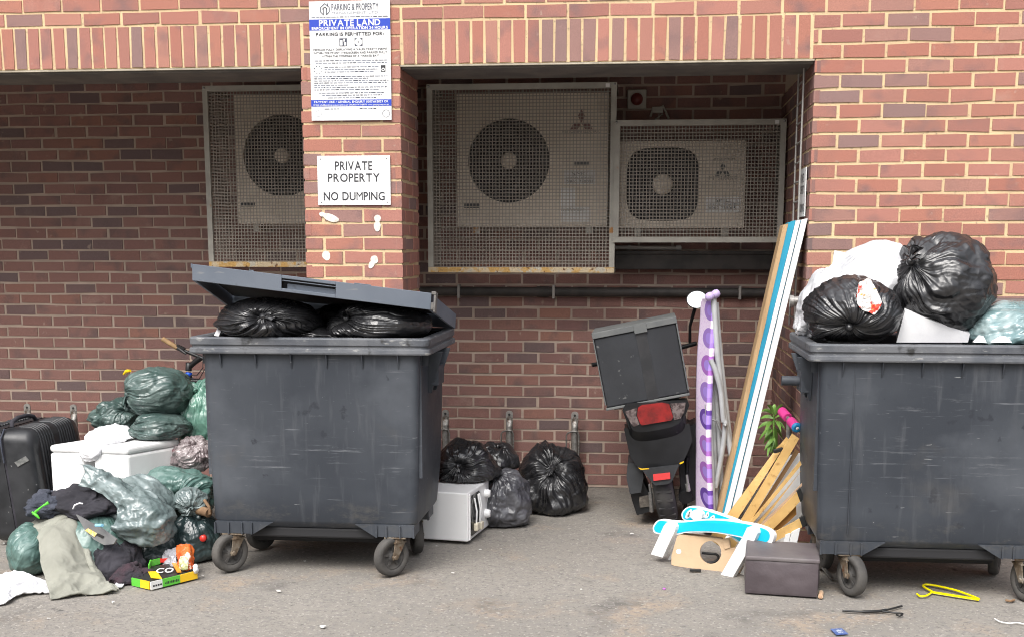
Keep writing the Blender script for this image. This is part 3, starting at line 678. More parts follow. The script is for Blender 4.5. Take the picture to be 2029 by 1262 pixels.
# ------------------------------------------------------------------ wheelie bins
M_BIN = mat('bin_plastic', (.0275, .0325, .0415), (.038, .044, .054), 2.0, .45, .6, bump=.12, bscale=240, bdist=.002, detail=6,
            spots=[((.075, .083, .096), 1.6, .54, .74), ((.056, .061, .07), 13, .56, .74, (2, 2, .25)), ((.115, .122, .135), 26, .66, .73, (.12, 1, 2.2)), ((.19, .195, .20), 40, .70, .74, (.22, 1, 1.6)), ((.022, .026, .034), 9, .66, .70), ((.15, .155, .16), 60, .73, .76), ((.085, .08, .074), 1.1, .60, .75)])
def rub_band(m, col, zc, zw, sc, lo, hi, st):
    """scuffs rubbed into the plastic in a band where the bins are pushed against things"""
    n, l = m.node_tree.nodes, m.node_tree.links; b = n['Principled BSDF']; src = b.inputs['Base Color'].links[0].from_socket
    tc = n.new('ShaderNodeTexCoord'); sx = n.new('ShaderNodeSeparateXYZ'); l.new(tc.outputs['Object'], sx.inputs[0])
    d = n.new('ShaderNodeMath'); d.operation = 'SUBTRACT'; l.new(sx.outputs['Z'], d.inputs[0]); d.inputs[1].default_value = zc
    a = n.new('ShaderNodeMath'); a.operation = 'ABSOLUTE'; l.new(d.outputs[0], a.inputs[0])
    r = n.new('ShaderNodeMapRange'); l.new(a.outputs[0], r.inputs['Value']); r.inputs['From Min'].default_value = zw*.3; r.inputs['From Max'].default_value = zw; r.inputs['To Min'].default_value = 1; r.inputs['To Max'].default_value = 0
    mp = n.new('ShaderNodeMapping'); l.new(tc.outputs['Object'], mp.inputs['Vector']); mp.inputs['Scale'].default_value = st
    t = n.new('ShaderNodeTexNoise'); t.inputs['Scale'].default_value = sc; t.inputs['Detail'].default_value = 8; t.inputs['Roughness'].default_value = .75; l.new(mp.outputs['Vector'], t.inputs['Vector'])
    q = n.new('ShaderNodeMapRange'); l.new(t.outputs['Fac'], q.inputs['Value']); q.inputs['From Min'].default_value = lo; q.inputs['From Max'].default_value = hi
    k = n.new('ShaderNodeMath'); k.operation = 'MULTIPLY'; l.new(r.outputs[0], k.inputs[0]); l.new(q.outputs[0], k.inputs[1])
    x = n.new('ShaderNodeMix'); x.data_type = 'RGBA'; l.new(k.outputs[0], x.inputs['Factor']); l.new(src, x.inputs[6]); x.inputs[7].default_value = (*col, 1); l.new(x.outputs[2], b.inputs['Base Color'])
rub_band(M_BIN, (.13, .138, .15), .60, .16, 9, .585, .70, (.35, 1, 6))
rub_band(M_BIN, (.095, .10, .11), .86, .22, 14, .60, .72, (.4, 1, 3))
rub_band(M_BIN, (.085, .081, .074), .30, .10, 7, .52, .76, (1, 1, 2))
M_BINRIM = mat('bin_rim', (.07, .076, .088), (.12, .125, .135), 6, .45, .6, bump=.2, bscale=120, spots=[((.24, .24, .235), 14, .62, .70, (1, 1, 3)), ((.03, .03, .03), 9, .62, .7)])
M_BININ = mat('bin_inside', (.018, .018, .02), rough=.7)
M_LID = mat('bin_lid', (.125, .148, .185), (.155, .178, .215), 2.5, .5, .6, bump=.12, bscale=180, bdist=.002, spots=[((.22, .23, .245), 12, .66, .72, (.5, 1, 3)), ((.06, .065, .07), 6, .64, .72)])
M_TYRE = mat('tyre_rubber', (.045, .043, .041), (.10, .093, .085), 7, .85, bump=.3, bscale=70, lo=.35, hi=.7)
M_HUB = mat('wheel_hub', (.035, .034, .033), (.075, .07, .065), 20, .7)
M_FORK = mat('fork_steel', (.20, .165, .125), (.12, .085, .055), 22, .7, metal=.3, bump=.3, bscale=60, spots=[((.26, .24, .21), 30, .55, .68), ((.13, .06, .03), 14, .6, .68)])

def rrect(x0, x1, y0, y1, r, n=6):
    P = []
    for cx, cy, a0 in ((x1-r, y0+r, -90), (x1-r, y1-r, 0), (x0+r, y1-r, 90), (x0+r, y0+r, 180)):
        for k in range(n+1):
            a = R(a0+90*k/n); P.append((cx+r*math.cos(a), cy+r*math.sin(a)))
    return np.array(P)
def ringz(P, z): return np.concatenate([P, np.full((len(P), 1), z)], 1)
def caster(binroot, x, y, ang, z_top, spin_off=.035):
    """swivel wheel: plate, fork, tyre and hub; ang = direction the wheel's face looks (deg, 0 = +X)"""
    n = V(math.cos(R(ang)), math.sin(R(ang)), 0); d = V(-n[1], n[0], 0); c = V(x, y, .1)
    pv = c-d*(spin_off if ang > 90 else -spin_off)
    mb = MB(); mb.obox(V(pv[0], pv[1], z_top-.004), V(.055, 0, 0), V(0, .045, 0), V(0, 0, .004))
    mb.lathe([(.038, 0), (.038, .018), (.03, .026), (.0, .026)], V(pv[0], pv[1], z_top-.03), (0, 0, 1), 20)
    for s in (-1, 1):
        q = pv+n*s*.031; h = z_top-.028
        mb.hexa([c+n*s*.028-d*.016+V(0, 0, -.012), c+n*s*.028+d*.016+V(0, 0, -.012), c+n*s*.034+d*.016+V(0, 0, -.012), c+n*s*.034-d*.016+V(0, 0, -.012),
                 V(*q[:2], h)-n*.003*1-d*.035, V(*q[:2], h)-n*.003+d*.035, V(*q[:2], h)+n*.003+d*.035, V(*q[:2], h)+n*.003-d*.035])
    mb.obox(V(pv[0], pv[1], z_top-.03), n*.037, d*.037, V(0, 0, .004))
    mb.lathe([(0, .042), (.011, .042), (.012, .034), (.012, -.034), (.011, -.042), (0, -.042)], c, n, 12)
    f = part('caster', mb, M_FORK, binroot, .002)
    mb = MB(); mb.lathe([(.064, -.022), (.09, -.025), (.0975, -.019), (.1, -.007), (.1, .007), (.0975, .019), (.09, .025), (.064, .022), (.064, -.022)], c, n, 40); part('tyre', mb, M_TYRE, f)
    mb = MB(); mb.lathe([(0, .02), (.022, .02), (.026, .012), (.05, .008), (.058, .018), (.065, .018), (.065, -.018), (.058, -.018), (.05, -.008), (.026, -.012), (.022, -.02), (0, -.02)], c, n, 32)
    for k in range(5):
        a = 2*math.pi*k/5+.3; e = d*math.cos(a)+V(0, 0, math.sin(a)); mb.bar(c+e*.024, c+e*.06, .012, .03, n)
    part('hub', mb, M_HUB, f)
    return f
def wheelie_bin(label, x0, x1, y0, y1, fangs, seam=False, tl=.075, wx=(.115, .115)):
    """x0..x1, y0..y1: the rim; rim top at 1.2 m"""
    t = thing('wheelie_bin', label, 'bin', ((x0+x1)/2, (y0+y1)/2, 0))
    bx0, bx1, by0, by1 = x0+.06, x1-.06, y0+.035, y1-.045
    mb = MB(); n = 6
    def rg(z, i, r, back=0): return ringz(rrect(bx0+i, bx1-i, by0+i*.8, by1-i-back, r, n), z)
    rings = [rg(.235, .06, .05, .20), rg(.262, .026, .045, .13), rg(.275, .020, .04, .11), rg(.40, .016, .04, .05), rg(.48, .014, .04, .02), rg(.8, .007, .04), rg(1.125, 0, .04)]
    mb.grid(np.array(rings), False, True, 0, True, True)
    mb.add(rings[0], [tuple(range(len(rings[0])))[::-1]], 0)
    inner = [ringz(rrect(bx0+.012, bx1-.012, by0+.012, by1-.012, .04, n), z) for z in (1.19, .80)]
    mb.grid(np.array(inner), False, True, 1, True); mb.add(inner[1], [tuple(range(len(inner[1])))], 1)
    # gussets under the rim, corner posts, base frame
    for i in range(6):
        gx = bx0+.10+(bx1-bx0-.2)*i/5
        mb.hexa([(gx-.003, by0-.001, 1.05), (gx+.003, by0-.001, 1.05), (gx+.003, by0+.006, 1.05), (gx-.003, by0+.006, 1.05), (gx-.003, by0-.026, 1.123), (gx+.003, by0-.026, 1.123), (gx+.003, by0+.006, 1.123), (gx-.003, by0+.006, 1.123)])
    for s, xx in ((1, bx1), (-1, bx0)):
        for i in range(4):
            gy = by0+.10+(by1-by0-.2)*i/3
            a, b = xx-.004*s, xx+.03*s
            mb.box((min(a, b), gy-.003, 1.06), (max(a, b), gy+.003, 1.123))
        mb.box((min(xx-.028*s, xx+.004*s), by0+.05, .5), (max(xx-.028*s, xx+.004*s), by0+.065, 1.122))
    if seam: mb.box((bx0+.155, by0-.0022, .30), (bx0+.159, by0+.02, 1.12))
    for (cx, sx) in ((bx0+.035, 1), (bx1-.035, -1)):      # ribbed wheel mounts
        for cy, w in ((by0+.004, .16), (by1-.36, .16)):
            a, b = sorted((cx, cx+sx*.20)); mb.hexa([(cx if sx > 0 else cx-.20, cy, .205), (cx+.20 if sx > 0 else cx, cy, .205), (cx+.20 if sx > 0 else cx, cy+w, .205), (cx if sx > 0 else cx-.20, cy+w, .205),
                                                (cx if sx > 0 else cx-.30, cy, .266), (cx+.30 if sx > 0 else cx, cy, .266), (cx+.30 if sx > 0 else cx, cy+w, .266), (cx if sx > 0 else cx-.30, cy+w, .266)])
            for q in (.0, .07, .14, .19):
                xx = cx+sx*q; mb.box((xx-.004, cy-.010, .203), (xx+.004, cy+.02, .262))
    part('body', mb, [M_BIN, M_BININ], t)
    mb = MB(); mb.box((bx0+.16, by0+.24, .115), (bx1-.20, by1-.42, .233)); mb.box((bx0+.20, by0+.05, .18), (bx1-.24, by0+.239, .233)); part('base_frame', mb, M_BININ, t, .01)
    mb = MB()
    def rr(i, z): return ringz(rrect(x0+i, x1-i, y0+i, y1-i, .035, n), z)
    rings = [rr(.030, 1.118), rr(.002, 1.122), rr(0, 1.130), rr(.002, 1.148), rr(.012, 1.152), rr(.012, 1.162), rr(.004, 1.166), rr(.003, 1.196), rr(.010, 1.203), rr(.045, 1.203), rr(.055, 1.196), rr(.058, 1.13)]
    mb.grid(np.array(rings), False, True, 0, False, True)
    part('rim', mb, M_BINRIM, t, .002)
    for s, xx in ((1, x1), (-1, x0)):                      # lifting trunnion with its gusset plate on each side
        ym = (y0+y1)/2-.02; mb = MB()
        mb.tube([(xx-.06*s, ym, .99), (xx+tl*s, ym, .99)], .024, 16)
        for q in (-.07, .07): mb.hexa([(xx-.064*s-.002, ym+q-.006, .90), (xx-.05*s+.002, ym+q-.006, .90), (xx-.05*s+.002, ym+q+.006, .90), (xx-.064*s-.002, ym+q+.006, .90),
                                      (xx-.064*s-.002, ym+q*1.8-.006, 1.118), (xx+.02*s, ym+q*1.8-.006, 1.118), (xx+.02*s, ym+q*1.8+.006, 1.118), (xx-.064*s-.002, ym+q*1.8+.006, 1.118)])
        mb.obox((xx-.03*s, ym, .99), (.02, 0, 0), (0, .09, 0), (0, 0, .05))
        part('trunnion', mb, M_BIN, t, .003)
    zt = .203
    for (cx, cy, an) in ((bx0+wx[0], by0+.022, fangs[0]), (bx1-wx[1], by0+.022, fangs[1]), (bx0+.115, by1-.28, fangs[2]), (bx1-.115, by1-.28, fangs[3])): caster(t, cx, cy, an, zt)
    return t
B1 = (-.903, .312, -.965, -.095)
bin1 = wheelie_bin('charcoal wheelie bin on the left, its lid propped askew on black sacks', *B1, (-38, -40, 150, 20), tl=-.02, wx=(.10, .155))
# its lid, tipped up at the front left
FL, FR_ = at(381, 556, -.975), at(853, 614, -.985)
BR, BL = at(902, 651, -.07), V(-.985, -.06, 1.30)
def lidp(u, v, h):
    b = (1-u)*(1-v)*FL+u*(1-v)*FR_+u*v*BR+(1-u)*v*BL
    return b+h*unit(V(.11, -.22, 1))
lid = None
mb = MB(); hh = .082
nu, nv = 22, 14
top = np.array([[lidp(.018+.964*i/nu, .02+.96*j/nv, hh+.018*math.sin(math.pi*i/nu)**.5*math.sin(math.pi*min(1, j/nv*1.0))**.5) for j in range(nv+1)] for i in range(nu+1)])
mb.grid(top, smooth=False)
bot = np.array([[lidp(.018+.964*i/nu, .02+.96*j/nv, hh-.012+.018*math.sin(math.pi*i/nu)**.5*math.sin(math.pi*j/nv)**.5) for j in range(nv+1)] for i in range(nu+1)])
mb.grid(bot, smooth=False, flip=True, mi=1)
def lidbox(u0, u1, v0, v1, h0, h1, mi=0):
    mb.hexa([lidp(u0, v0, h0), lidp(u1, v0, h0), lidp(u1, v1, h0), lidp(u0, v1, h0), lidp(u0, v0, h1), lidp(u1, v0, h1), lidp(u1, v1, h1), lidp(u0, v1, h1)], mi)
H0, H1 = .378, .605
lidbox(0, H0, 0, .014, 0, hh); lidbox(H1, 1, 0, .014, 0, hh); lidbox(H0, H1, 0, .014, 0, .016); lidbox(H0, H1, 0, .014, .066, hh)
lidbox(H0, H1, .045, .05, .014, .07, 1); lidbox(H0, H1, .0141, .045, .012, .016); lidbox(H0+.02, H1-.005, .03, .034, .016, .046); lidbox(H0, H1, .004, .012, .054, .058)
lidbox(0, .012, .0142, 1, 0, hh); lidbox(.988, 1, .0142, 1, 0, hh); lidbox(.0122, .9878, .986, 1, 0, hh)
lidbox(-.006, .0, .0, .35, .062, hh+.002); lidbox(.24, .26, .002, .013, .0825, .088); lidbox(.68, .75, .002, .013, .0825, .087)
lid = part('lid', mb, [M_LID, M_BININ], bin1, .004)
mb = MB()
lidbox(1.001, 1.012, -.01, .05, .0, .035); lidbox(1.001, 1.02, -.01, .05, .075, .09); lidbox(1.012, 1.02, -.01, .05, -.01, .074)
part('lid_clip', mb, mat('clip_plastic', (.12, .115, .11), (.2, .19, .18), 30, .6), lid, .002)
B2 = (2.105, 3.32, -1.085, -.215)
bin2 = wheelie_bin('charcoal wheelie bin on the right with no lid closed, heaped above its rim with bags', *B2, (205, 200, 20, 160), True, wx=(.19, .10))
bin2['label'] = 'open charcoal wheelie bin on the right, heaped above its rim with bags'

# ------------------------------------------------------------------ refuse sacks
def plastic(name, c1, c2, rough=.19, lo=.4, hi=.62, sc=7, bump=.35, alpha=1.0, sss=0.0, spec=.85, trans=0.0, spots=None):
    return mat(name, c1, c2, sc, rough, rough+.10, detail=5, lo=lo, hi=hi, alpha=alpha, sss=sss, spec=spec, trans=trans, spots=spots, crumple=bump)
M_BLACK = plastic('black_sack', (.012, .012, .0135), (.02, .02, .022), .26)
M_GREYSACK = plastic('smoky_sack', (.045, .045, .052), (.085, .085, .095), .3)
M_GREEN = plastic('green_sack', (.046, .078, .071), (.092, .132, .122), .28, spots=[((.03, .055, .05), 4, .55, .7)])
M_PALEGREEN = plastic('pale_green_sack', (.115, .15, .15), (.20, .245, .245), .26, spots=[((.075, .11, .105), 4.5, .55, .68)])
M_LIGHTGREEN = plastic('mint_sack', (.12, .26, .20), (.06, .14, .11), .28)
M_CLEAR = plastic('milky_sack', (.62, .62, .64), (.44, .45, .47), .25, sss=.15)
M_TEAL = plastic('teal_sack', (.13, .21, .22), (.30, .38, .385), .25, spots=[((.08, .2, .22), 5, .55, .68)])
M_MAUVE = plastic('mauve_sack', (.17, .135, .14), (.30, .26, .26), .22, sc=12, spots=[((.16, .035, .05), 8, .6, .66)])

def frame_from(k):
    k = unit(k); a = np.cross(k, (0, 0, 1) if abs(k[2]) < .85 else (1, 0, 0)); a = unit(a); b = np.cross(k, a); return a, b, k
def sack_mesh(c, rad, knot, seed=0, pleat=.10, nph=11, crease=.045, lump=.12, floor=None, tuft=.5, reach=1.0, tw=.5, sq=1.0, nt=120, nf=260, dent=.28, shear=0.0, sag=0.0):
    """a tied sack: pleats gather at the knot, facets and dents elsewhere, flattened where it rests"""
    c = np.asarray(c, float); rad = np.asarray(rad, float); a, b, k = frame_from(knot); r0 = rad.mean()
    th = np.linspace(0.05, math.pi, nt)[:, None]; ph = np.linspace(0, 2*math.pi, nf, endpoint=False)[None, :]
    th2 = th+0*ph; ph2 = ph+0*th
    dirs = (np.sin(th2)*np.cos(ph2))[..., None]*a+(np.sin(th2)*np.sin(ph2))[..., None]*b+np.cos(th2)[..., None]*k
    if sq != 1.0:
        den = (np.abs(dirs[..., 0])**(2*sq)+np.abs(dirs[..., 1])**(2*sq)+np.abs(dirs[..., 2])**(2*sq))**(1/(2*sq)); dirs = dirs/den[..., None]
    sd_ = seed*7.31
    # pleats: functions of the angle round the knot, twisting slowly and fading with distance
    pp = ph2+tw*(th2)*np.sin(seed+1.3)+.25*pn(np.stack([th2*1.6+sd_, np.cos(ph2)*1.5, np.sin(ph2)*1.5], -1))
    def ang(f, w): return np.stack([np.cos(pp)*f, np.sin(pp)*f, th2*w+sd_], -1)
    r1 = 1-2*np.abs(pn(ang(nph*.32, .35))); r2 = 1-2*np.abs(pn(ang(nph*.75, .55)+5.1)); r3 = 1-2*np.abs(pn(ang(nph*1.6, .9)+9.7))
    fade = np.exp(-(th2/(1.15*reach))**2); nearf = np.clip(np.sin(th2), 0, 1)**.5
    # the gathered film is tight in some sectors and slack in others
    sect = np.clip(.75+.9*pn(ang(1.1, .25)+31.), .2, 1.5)
    tri = lambda r: np.abs(r)**.75*np.sign(r)
    disp = pleat*sect*fade*nearf*(.75*tri(r1)+.45*tri(r2)+.16*r3)
    far = 1-.65*fade
    p3 = dirs*1.0
    f3 = 2.2
    q = p3*f3+sd_; w = np.stack([pn(q*.7+3.), pn(q*.7+8.), pn(q*.7+13.)], -1)*.8
    q2 = np.stack([np.cos(pp)*np.sin(th2)*2.4, np.sin(pp)*np.sin(th2)*2.4, th2*.75], -1)+w*.22+sd_
    q3 = dirs*np.array([1.7, 1.7, 2.1])+w*.3+sd_+7
    disp = disp+crease*1.6*(.25+.75*fade)*(.55-crumple(q2, seed))+crease*2.1*far*(.55-crumple(q3, seed+9))
    disp = disp+crease*.7*fade*(.5-crumple(q2*2.3+w*.3, seed+3))+crease*.8*far*(.5-crumple(q3*2.2+w*.4, seed+5))
    disp = disp+crease*.7*far*(ridge(q*1.0+w, 2)-.45)
    disp = disp+lump*fbm(p3*1.25+sd_+50, 2)
    disp = disp-dent*np.exp(-(th2/.30)**2)+.10*np.exp(-(th2/.10)**2)
    P = c+dirs*rad*(1+disp)[..., None]
    P[..., 2] += shear*(P[..., 0]-c[0])
    if sag:
        hrel = (P[..., 2]-c[2])/rad[2]; P[..., :2] += (P[..., :2]-c[:2])*(-sag*hrel)[..., None]
    mb = MB()
    if floor is not None:
        z = P[..., 2]; under = np.clip(floor-z, 0, None); bul = np.exp(-((z-floor-.12*r0)/(.35*r0))**2)
        out = P-c; out[..., 2] = 0; P = P+out*(.10*bul+.25*np.clip(under/r0, 0, .6))[..., None]
        P[..., 2] = np.where(z < floor, floor+.003+.004*np.abs(pn(P*9+sd_)), z)
    mb.grid(P, False, True, 0, True, True)
    mb.add(P[-1], [tuple(range(nf))[::-1]])
    # knot and its ragged tails
    kn = P[0].mean(0); rs = np.random.RandomState(seed+100); rk = .055*r0+.008
    mb.lathe([(rk*.55, -.4*rk), (rk*1.0, .1*rk), (rk*1.05, .7*rk), (rk*.6, 1.3*rk), (.1*rk, 1.5*rk)], kn, k, 14)
    if tuft:
        for tnum in range(2 if tuft < .8 else 3):
            L = tuft*r0*rs.uniform(.6, 1.0); phi = rs.uniform(0, 6.28); d = unit(k*.55+(math.cos(phi)*a+math.sin(phi)*b)*.9+V(0, 0, -.15)); sdv = unit(np.cross(d, k+.3*a))
            m1, m2 = 12, 16; G = np.zeros((m1, m2, 3))
            for i in range(m1):
                s = i/(m1-1)
                for j in range(m2):
                    u = j/(m2-1)-.5; wd = r0*(.10+.42*s*(1-.35*s))*tuft
                    G[i, j] = kn+k*rk*.8+d*L*s*(1+.18*math.sin(9*u+seed))+sdv*u*wd*2+np.cross(d, sdv)*(.06*r0*math.sin(13*u+seed+tnum)*(.3+s)*tuft*1.3)+V(0, 0, -.35*L*s*s)
            mb.grid(G, smooth=True); mb.grid(G+np.cross(d, sdv)*.0012, smooth=True, flip=True)
    return mb
def sack(label, c, rad, knot, m=M_BLACK, group=None, cat='rubbish sack', name='rubbish_sack', **kw):
    return single(name, sack_mesh(c, rad, knot, **kw), m, label, cat, group)
def px_r(w, Y, x=1000, y=800): return w/ppm(Y, x, y)
FWD = -FW   # towards the photographer
# in the left bin
c = at(533, 633, -.72); sack('glossy black sack knotted at the front, under the left half of the tilted lid', c, (px_r(98, -.7), .26, px_r(42, -.7)), (.18, -1, .25), seed=1, pleat=.16, nph=14, floor=1.165, lump=.06, tuft=.35, crease=.03)
c = at(757, 640, -.70); sack('black sack with its neck pointing left, under the low end of the tilted lid', c, (px_r(95, -.7), .24, px_r(40, -.7)), (-.8, -.62, .32), seed=2, pleat=.15, nph=13, floor=1.165, lump=.10, tuft=.3, crease=.03)
c = at(640, 664, -.66); sack('dull black sack showing low between the two sacks in the left bin', c, (.22, .2, .05), (.3, .2, 1), seed=3, pleat=.10, lump=.2, tuft=0)
c = at(710, 650, -.30); sack('black sack deep at the back of the left bin, below the lid', c, (.33, .17, .13), (0, .3, 1), seed=4, tuft=0)
# beside the left bin on the ground
MWX = None
c = at(922, 924, .28); sack('shiny black sack resting on top of the white microwave', c, (px_r(60, .28), .20, px_r(54, .28)), (-.12, -1, .22), seed=5, pleat=.17, nph=12, floor=.302, tuft=.28, crease=.06, lump=.14, sag=.08)
c = at(985, 912, .62); sack('small black sack half hidden behind the sack on the microwave', c, (px_r(40, .6), .16, px_r(36, .6)), (.1, -.2, 1), seed=6, floor=.30, tuft=.3)
c = at(1000, 992, .36); sack('smoky grey see-through sack on the asphalt right of the microwave', c, (px_r(54, .36), .16, px_r(62, .36)), (-.5, -.35, 1), M_GREYSACK, seed=7, pleat=.10, crease=.08, floor=.004, tuft=.0, lump=.15, sag=.12)
c = at(1093, 955, .82); sack('big round black sack alone on the asphalt before the back wall', c, (px_r(68, .82), .22, px_r(74, .82)), (.10, -.85, .55), seed=8, pleat=.15, nph=12, floor=.004, tuft=.25, crease=.065, lump=.12, sag=.12)
# on the right bin
c = at(1690, 612, -.88); sack('black sack with a torn side on the left end of the heaped bin', c, (px_r(88, -.88), .21, px_r(60, -.88)), (-.22, -1, -.62), seed=9, pleat=.13, nph=14, floor=1.204, reach=1.5, tuft=0, crease=.03, lump=.06, dent=.16)
c = at(1872, 566, -.72); sack('largest black sack, neck to the left, topmost on the heaped bin', c, (px_r(93, -.72), .22, px_r(93, -.72)), (-.86, -.62, .50), seed=10, pleat=.15, nph=10, reach=.9, tuft=.62, crease=.055, lump=.10, sag=.06, dent=.03)
c = at(1728, 580, -.50); sack('milky white sack behind the torn black sack on the heaped bin', c, (px_r(112, -.5), .24, px_r(84, -.5)), (.7, -.1, .9), M_CLEAR, seed=11, pleat=.12, crease=.075, floor=1.15, tuft=0, lump=.10, shear=.33, reach=1.4)
c = at(2010, 655, -.70); sack('teal see-through sack at the right edge of the heaped bin', c, (px_r(92, -.7), .24, px_r(52, -.7)), (.3, -.5, .9), M_TEAL, seed=12, pleat=.09, crease=.07, floor=1.17, tuft=0, lump=.08)
c = at(1630, 596, -.50); sack('crumpled white liner bag over the left rim of the heaped bin', c, (.125, .16, .165), (.2, .2, 1), M_CLEAR, seed=13, crease=.09, tuft=0, shear=.6, floor=1.19)
# rubbish seen through the tear
M_PACKW = mat('packet_white', (.75, .74, .72), (.45, .42, .4), 25, .35, bump=.5, bscale=60, lo=.5, hi=.6, spots=[((.62, .05, .03), 14, .55, .58), ((.7, .25, .05), 22, .62, .65)])
M_PACKR = mat('packet_red', (.6, .04, .03), rough=.3)
def snap(ob, px, py, rad=7.0):
    """nearest point of an object's surface seen at a photo pixel"""
    vv = np.array([v.co[:] for v in ob.data.vertices])+np.array(ob.location); d = vv-CAM; z = d@FW
    u_, v_ = 1014.5+FPX*(d@RT)/z, CY-FPX*(d@UP)/z; k = np.hypot(u_-px, v_-py) < rad
    return vv[k][np.argmin(z[k])][1] if k.any() else -1.0
torn = [o for o in COL.objects if o.get('label', '').startswith('black sack with a torn side')][0]
G = []
for rr in np.linspace(0, 1, 9):
    row = []
    for a in np.linspace(0, 2*math.pi, 30, endpoint=False):
        px, py = 1721+rr*(23+3*math.sin(3*a))*math.cos(a)+6*rr*math.sin(a), 588+rr*(34+3*math.cos(5*a))*math.sin(a)
        row.append(at(px, py, snap(torn, px, py)-.004-.012*(1-rr**2)))
    G.append(row)
G = np.array(G); G[:, :, 1] += .009*pn(G*45); G[:, :, 2] += .004*pn(G*50+7)
mb = MB(); mb.grid(G, False, True, 0, False); mb.grid(G+V(0, .012, 0), False, True, 0, False, True)
single('food_wrapper', mb, M_PACKW, 'red and white wrapper showing through the torn side of the black sack', 'wrapper')
# flattened boxes stuck in the right bin
M_CARDW = mat('white_card', (.70, .70, .71), (.60, .60, .62), 5, .55, bump=.15, bscale=30)
def slab(name, label, cat, pts, off, m, bevel=.003, **kw):
    mb = MB(); mb.prism(pts, off); return single(name, mb, m, label, cat, bevel=bevel, **kw)
Yq = -.93
slab('white_board', 'plain white board wedged between the sacks of the heaped bin', 'board', [at(1776, 678, -.90), at(1918, 678, -.84), at(1922, 661, -.84), at(1793, 616, -.90)], V(.02, .12, .02), M_CARDW)
t = thing('white_carton', 'white carton with a small printed picture behind the milky sack', 'box', at(1675, 560, -.42))
mb = MB(); mb.prism([at(1638, 600, -.42), at(1722, 610, -.38), at(1742, 513, -.38), at(1653, 497, -.42)], V(.02, .10, .0)); part('carton', mb, M_CARDW, t, .002)
mb = MB(); p = [at(1661, 527, -.4225), at(1678, 529.5, -.416), at(1680, 515, -.416), at(1663, 512, -.4225)]; mb.prism([q-V(0, .004, 0) for q in p], V(0, .001, 0)); part('printed_picture', mb, mat('print_grey', (.08, .08, .085), (.5, .5, .5), 40, .5), t)
for (x0, x1, yt) in ((1930, 1955, 664), (1965, 2005, 665)):
    slab('white_scrap', 'white scrap of card %s of the heaped bin' % ('left of the teal sack on the rim' if x0 < 1950 else 'under the teal sack on the rim'), 'card scrap', [at(x0, 678, -.96), at(x1, 678, -.96), at(x1-6, yt+2, -.94), at((x0+x1)/2, yt, -.94)], V(0, .03, .0), M_CARDW, .001)
slab('white_scrap', 'white scrap of card on the left rim of the left bin', 'card scrap', [at(424, 664, -.84), at(433, 666, -.84), at(440, 652, -.82), at(431, 649, -.82)], V(.004, .02, .002), M_CARDW, .001)

# ------------------------------------------------------------------ helpers for cloth, sheets and boards
def crom(P, n):           # Catmull-Rom along axis 0
    P = np.asarray(P, float); m = len(P); Q = np.concatenate([2*P[:1]-P[1:2], P, 2*P[-1:]-P[-2:-1]]); t = np.linspace(0, m-1-1e-6, n); i = t.astype(int); f = (t-i).reshape((-1,)+(1,)*(P.ndim-1))
    a, b, c, d = Q[i], Q[i+1], Q[i+2], Q[i+3]
    return .5*(2*b+(c-a)*f+(2*a-5*b+4*c-d)*f*f+(3*b-a-3*c+d)*f**3)
def patch(rows, nu=70, nv=70):
    W = np.array([[(atz(x, y, .012) if Y == 'g' else at(x, y, Y)) for (x, y, Y) in row] for row in rows])
    return crom(crom(W, nu).transpose(1, 0, 2), nv).transpose(1, 0, 2)
def sheet(G, amp, freq, seed, thick=.004, floor=.004, sharp=2, aniso=None, fine=.28):
    gu, gv = np.gradient(G, axis=0), np.gradient(G, axis=1); N = np.cross(gu, gv); N /= np.linalg.norm(N, axis=2)[..., None]+1e-9
    if N[..., 1].mean() > 0: N = -N
    q = G*freq*(np.array(aniso) if aniso else 1.0)+seed; w = np.stack([pn(q*.6+3), pn(q*.6+8), pn(q*.6+14)], -1)*.7
    G = G+N*(amp*(ridge(q+w, sharp)-.4)+fine*amp*(ridge(q*3.1+w*2.2+4., 2)-.4))[..., None]
    B = G-N*thick
    for A in (G, B): A[..., 2] = np.maximum(A[..., 2], floor)
    mb = MB(); m, n = G.shape[:2]
    F = np.concatenate([G.reshape(-1, 3), B.reshape(-1, 3)]); fs = []
    flip = np.cross(G[1, 0]-G[0, 0], G[0, 1]-G[0, 0])@N[0, 0] < 0
    for i in range(m-1):
        for j in range(n-1):
            a = (i*n+j, (i+1)*n+j, (i+1)*n+j+1, i*n+j+1); 
            if flip: a = a[::-1]
            fs.append(a); fs.append(tuple(m*n+k for k in a[::-1]))
    rim = [i*n for i in range(m)]+[(m-1)*n+j for j in range(1, n)]+[i*n+n-1 for i in range(m-2, -1, -1)]+[j for j in range(n-2, 0, -1)]
    for a, b in zip(rim, rim[1:]+rim[:1]): fs.append((b, a, m*n+a, m*n+b) if not flip else (a, b, m*n+b, m*n+a))
    mb.add(F, fs, 0, True); return mb
def board_px(mb, pts, Yf, off, mi=0, mside=None):       # outline in photo pixels, Yf(px) gives its distance
    P = [at(x, y, Yf(x, y) if callable(Yf) else Yf) for x, y in pts]
    return mb.prism(P, off, mi, mside)
def smooth_closed(pts, n=4):
    P = np.asarray(pts, float); m = len(P); out = []
    for i in range(m):
        a, b, c, d = P[i-1], P[i], P[(i+1) % m], P[(i+2) % m]
        for k in range(n):
            f = k/n; out.append(.5*(2*b+(c-a)*f+(2*a-5*b+4*c-d)*f*f+(3*b-a-3*c+d)*f**3))
    return [tuple(p) for p in out]
def zo(pts, ox, oy, s): return [(ox+x/s, oy+y/s) for x, y in pts]

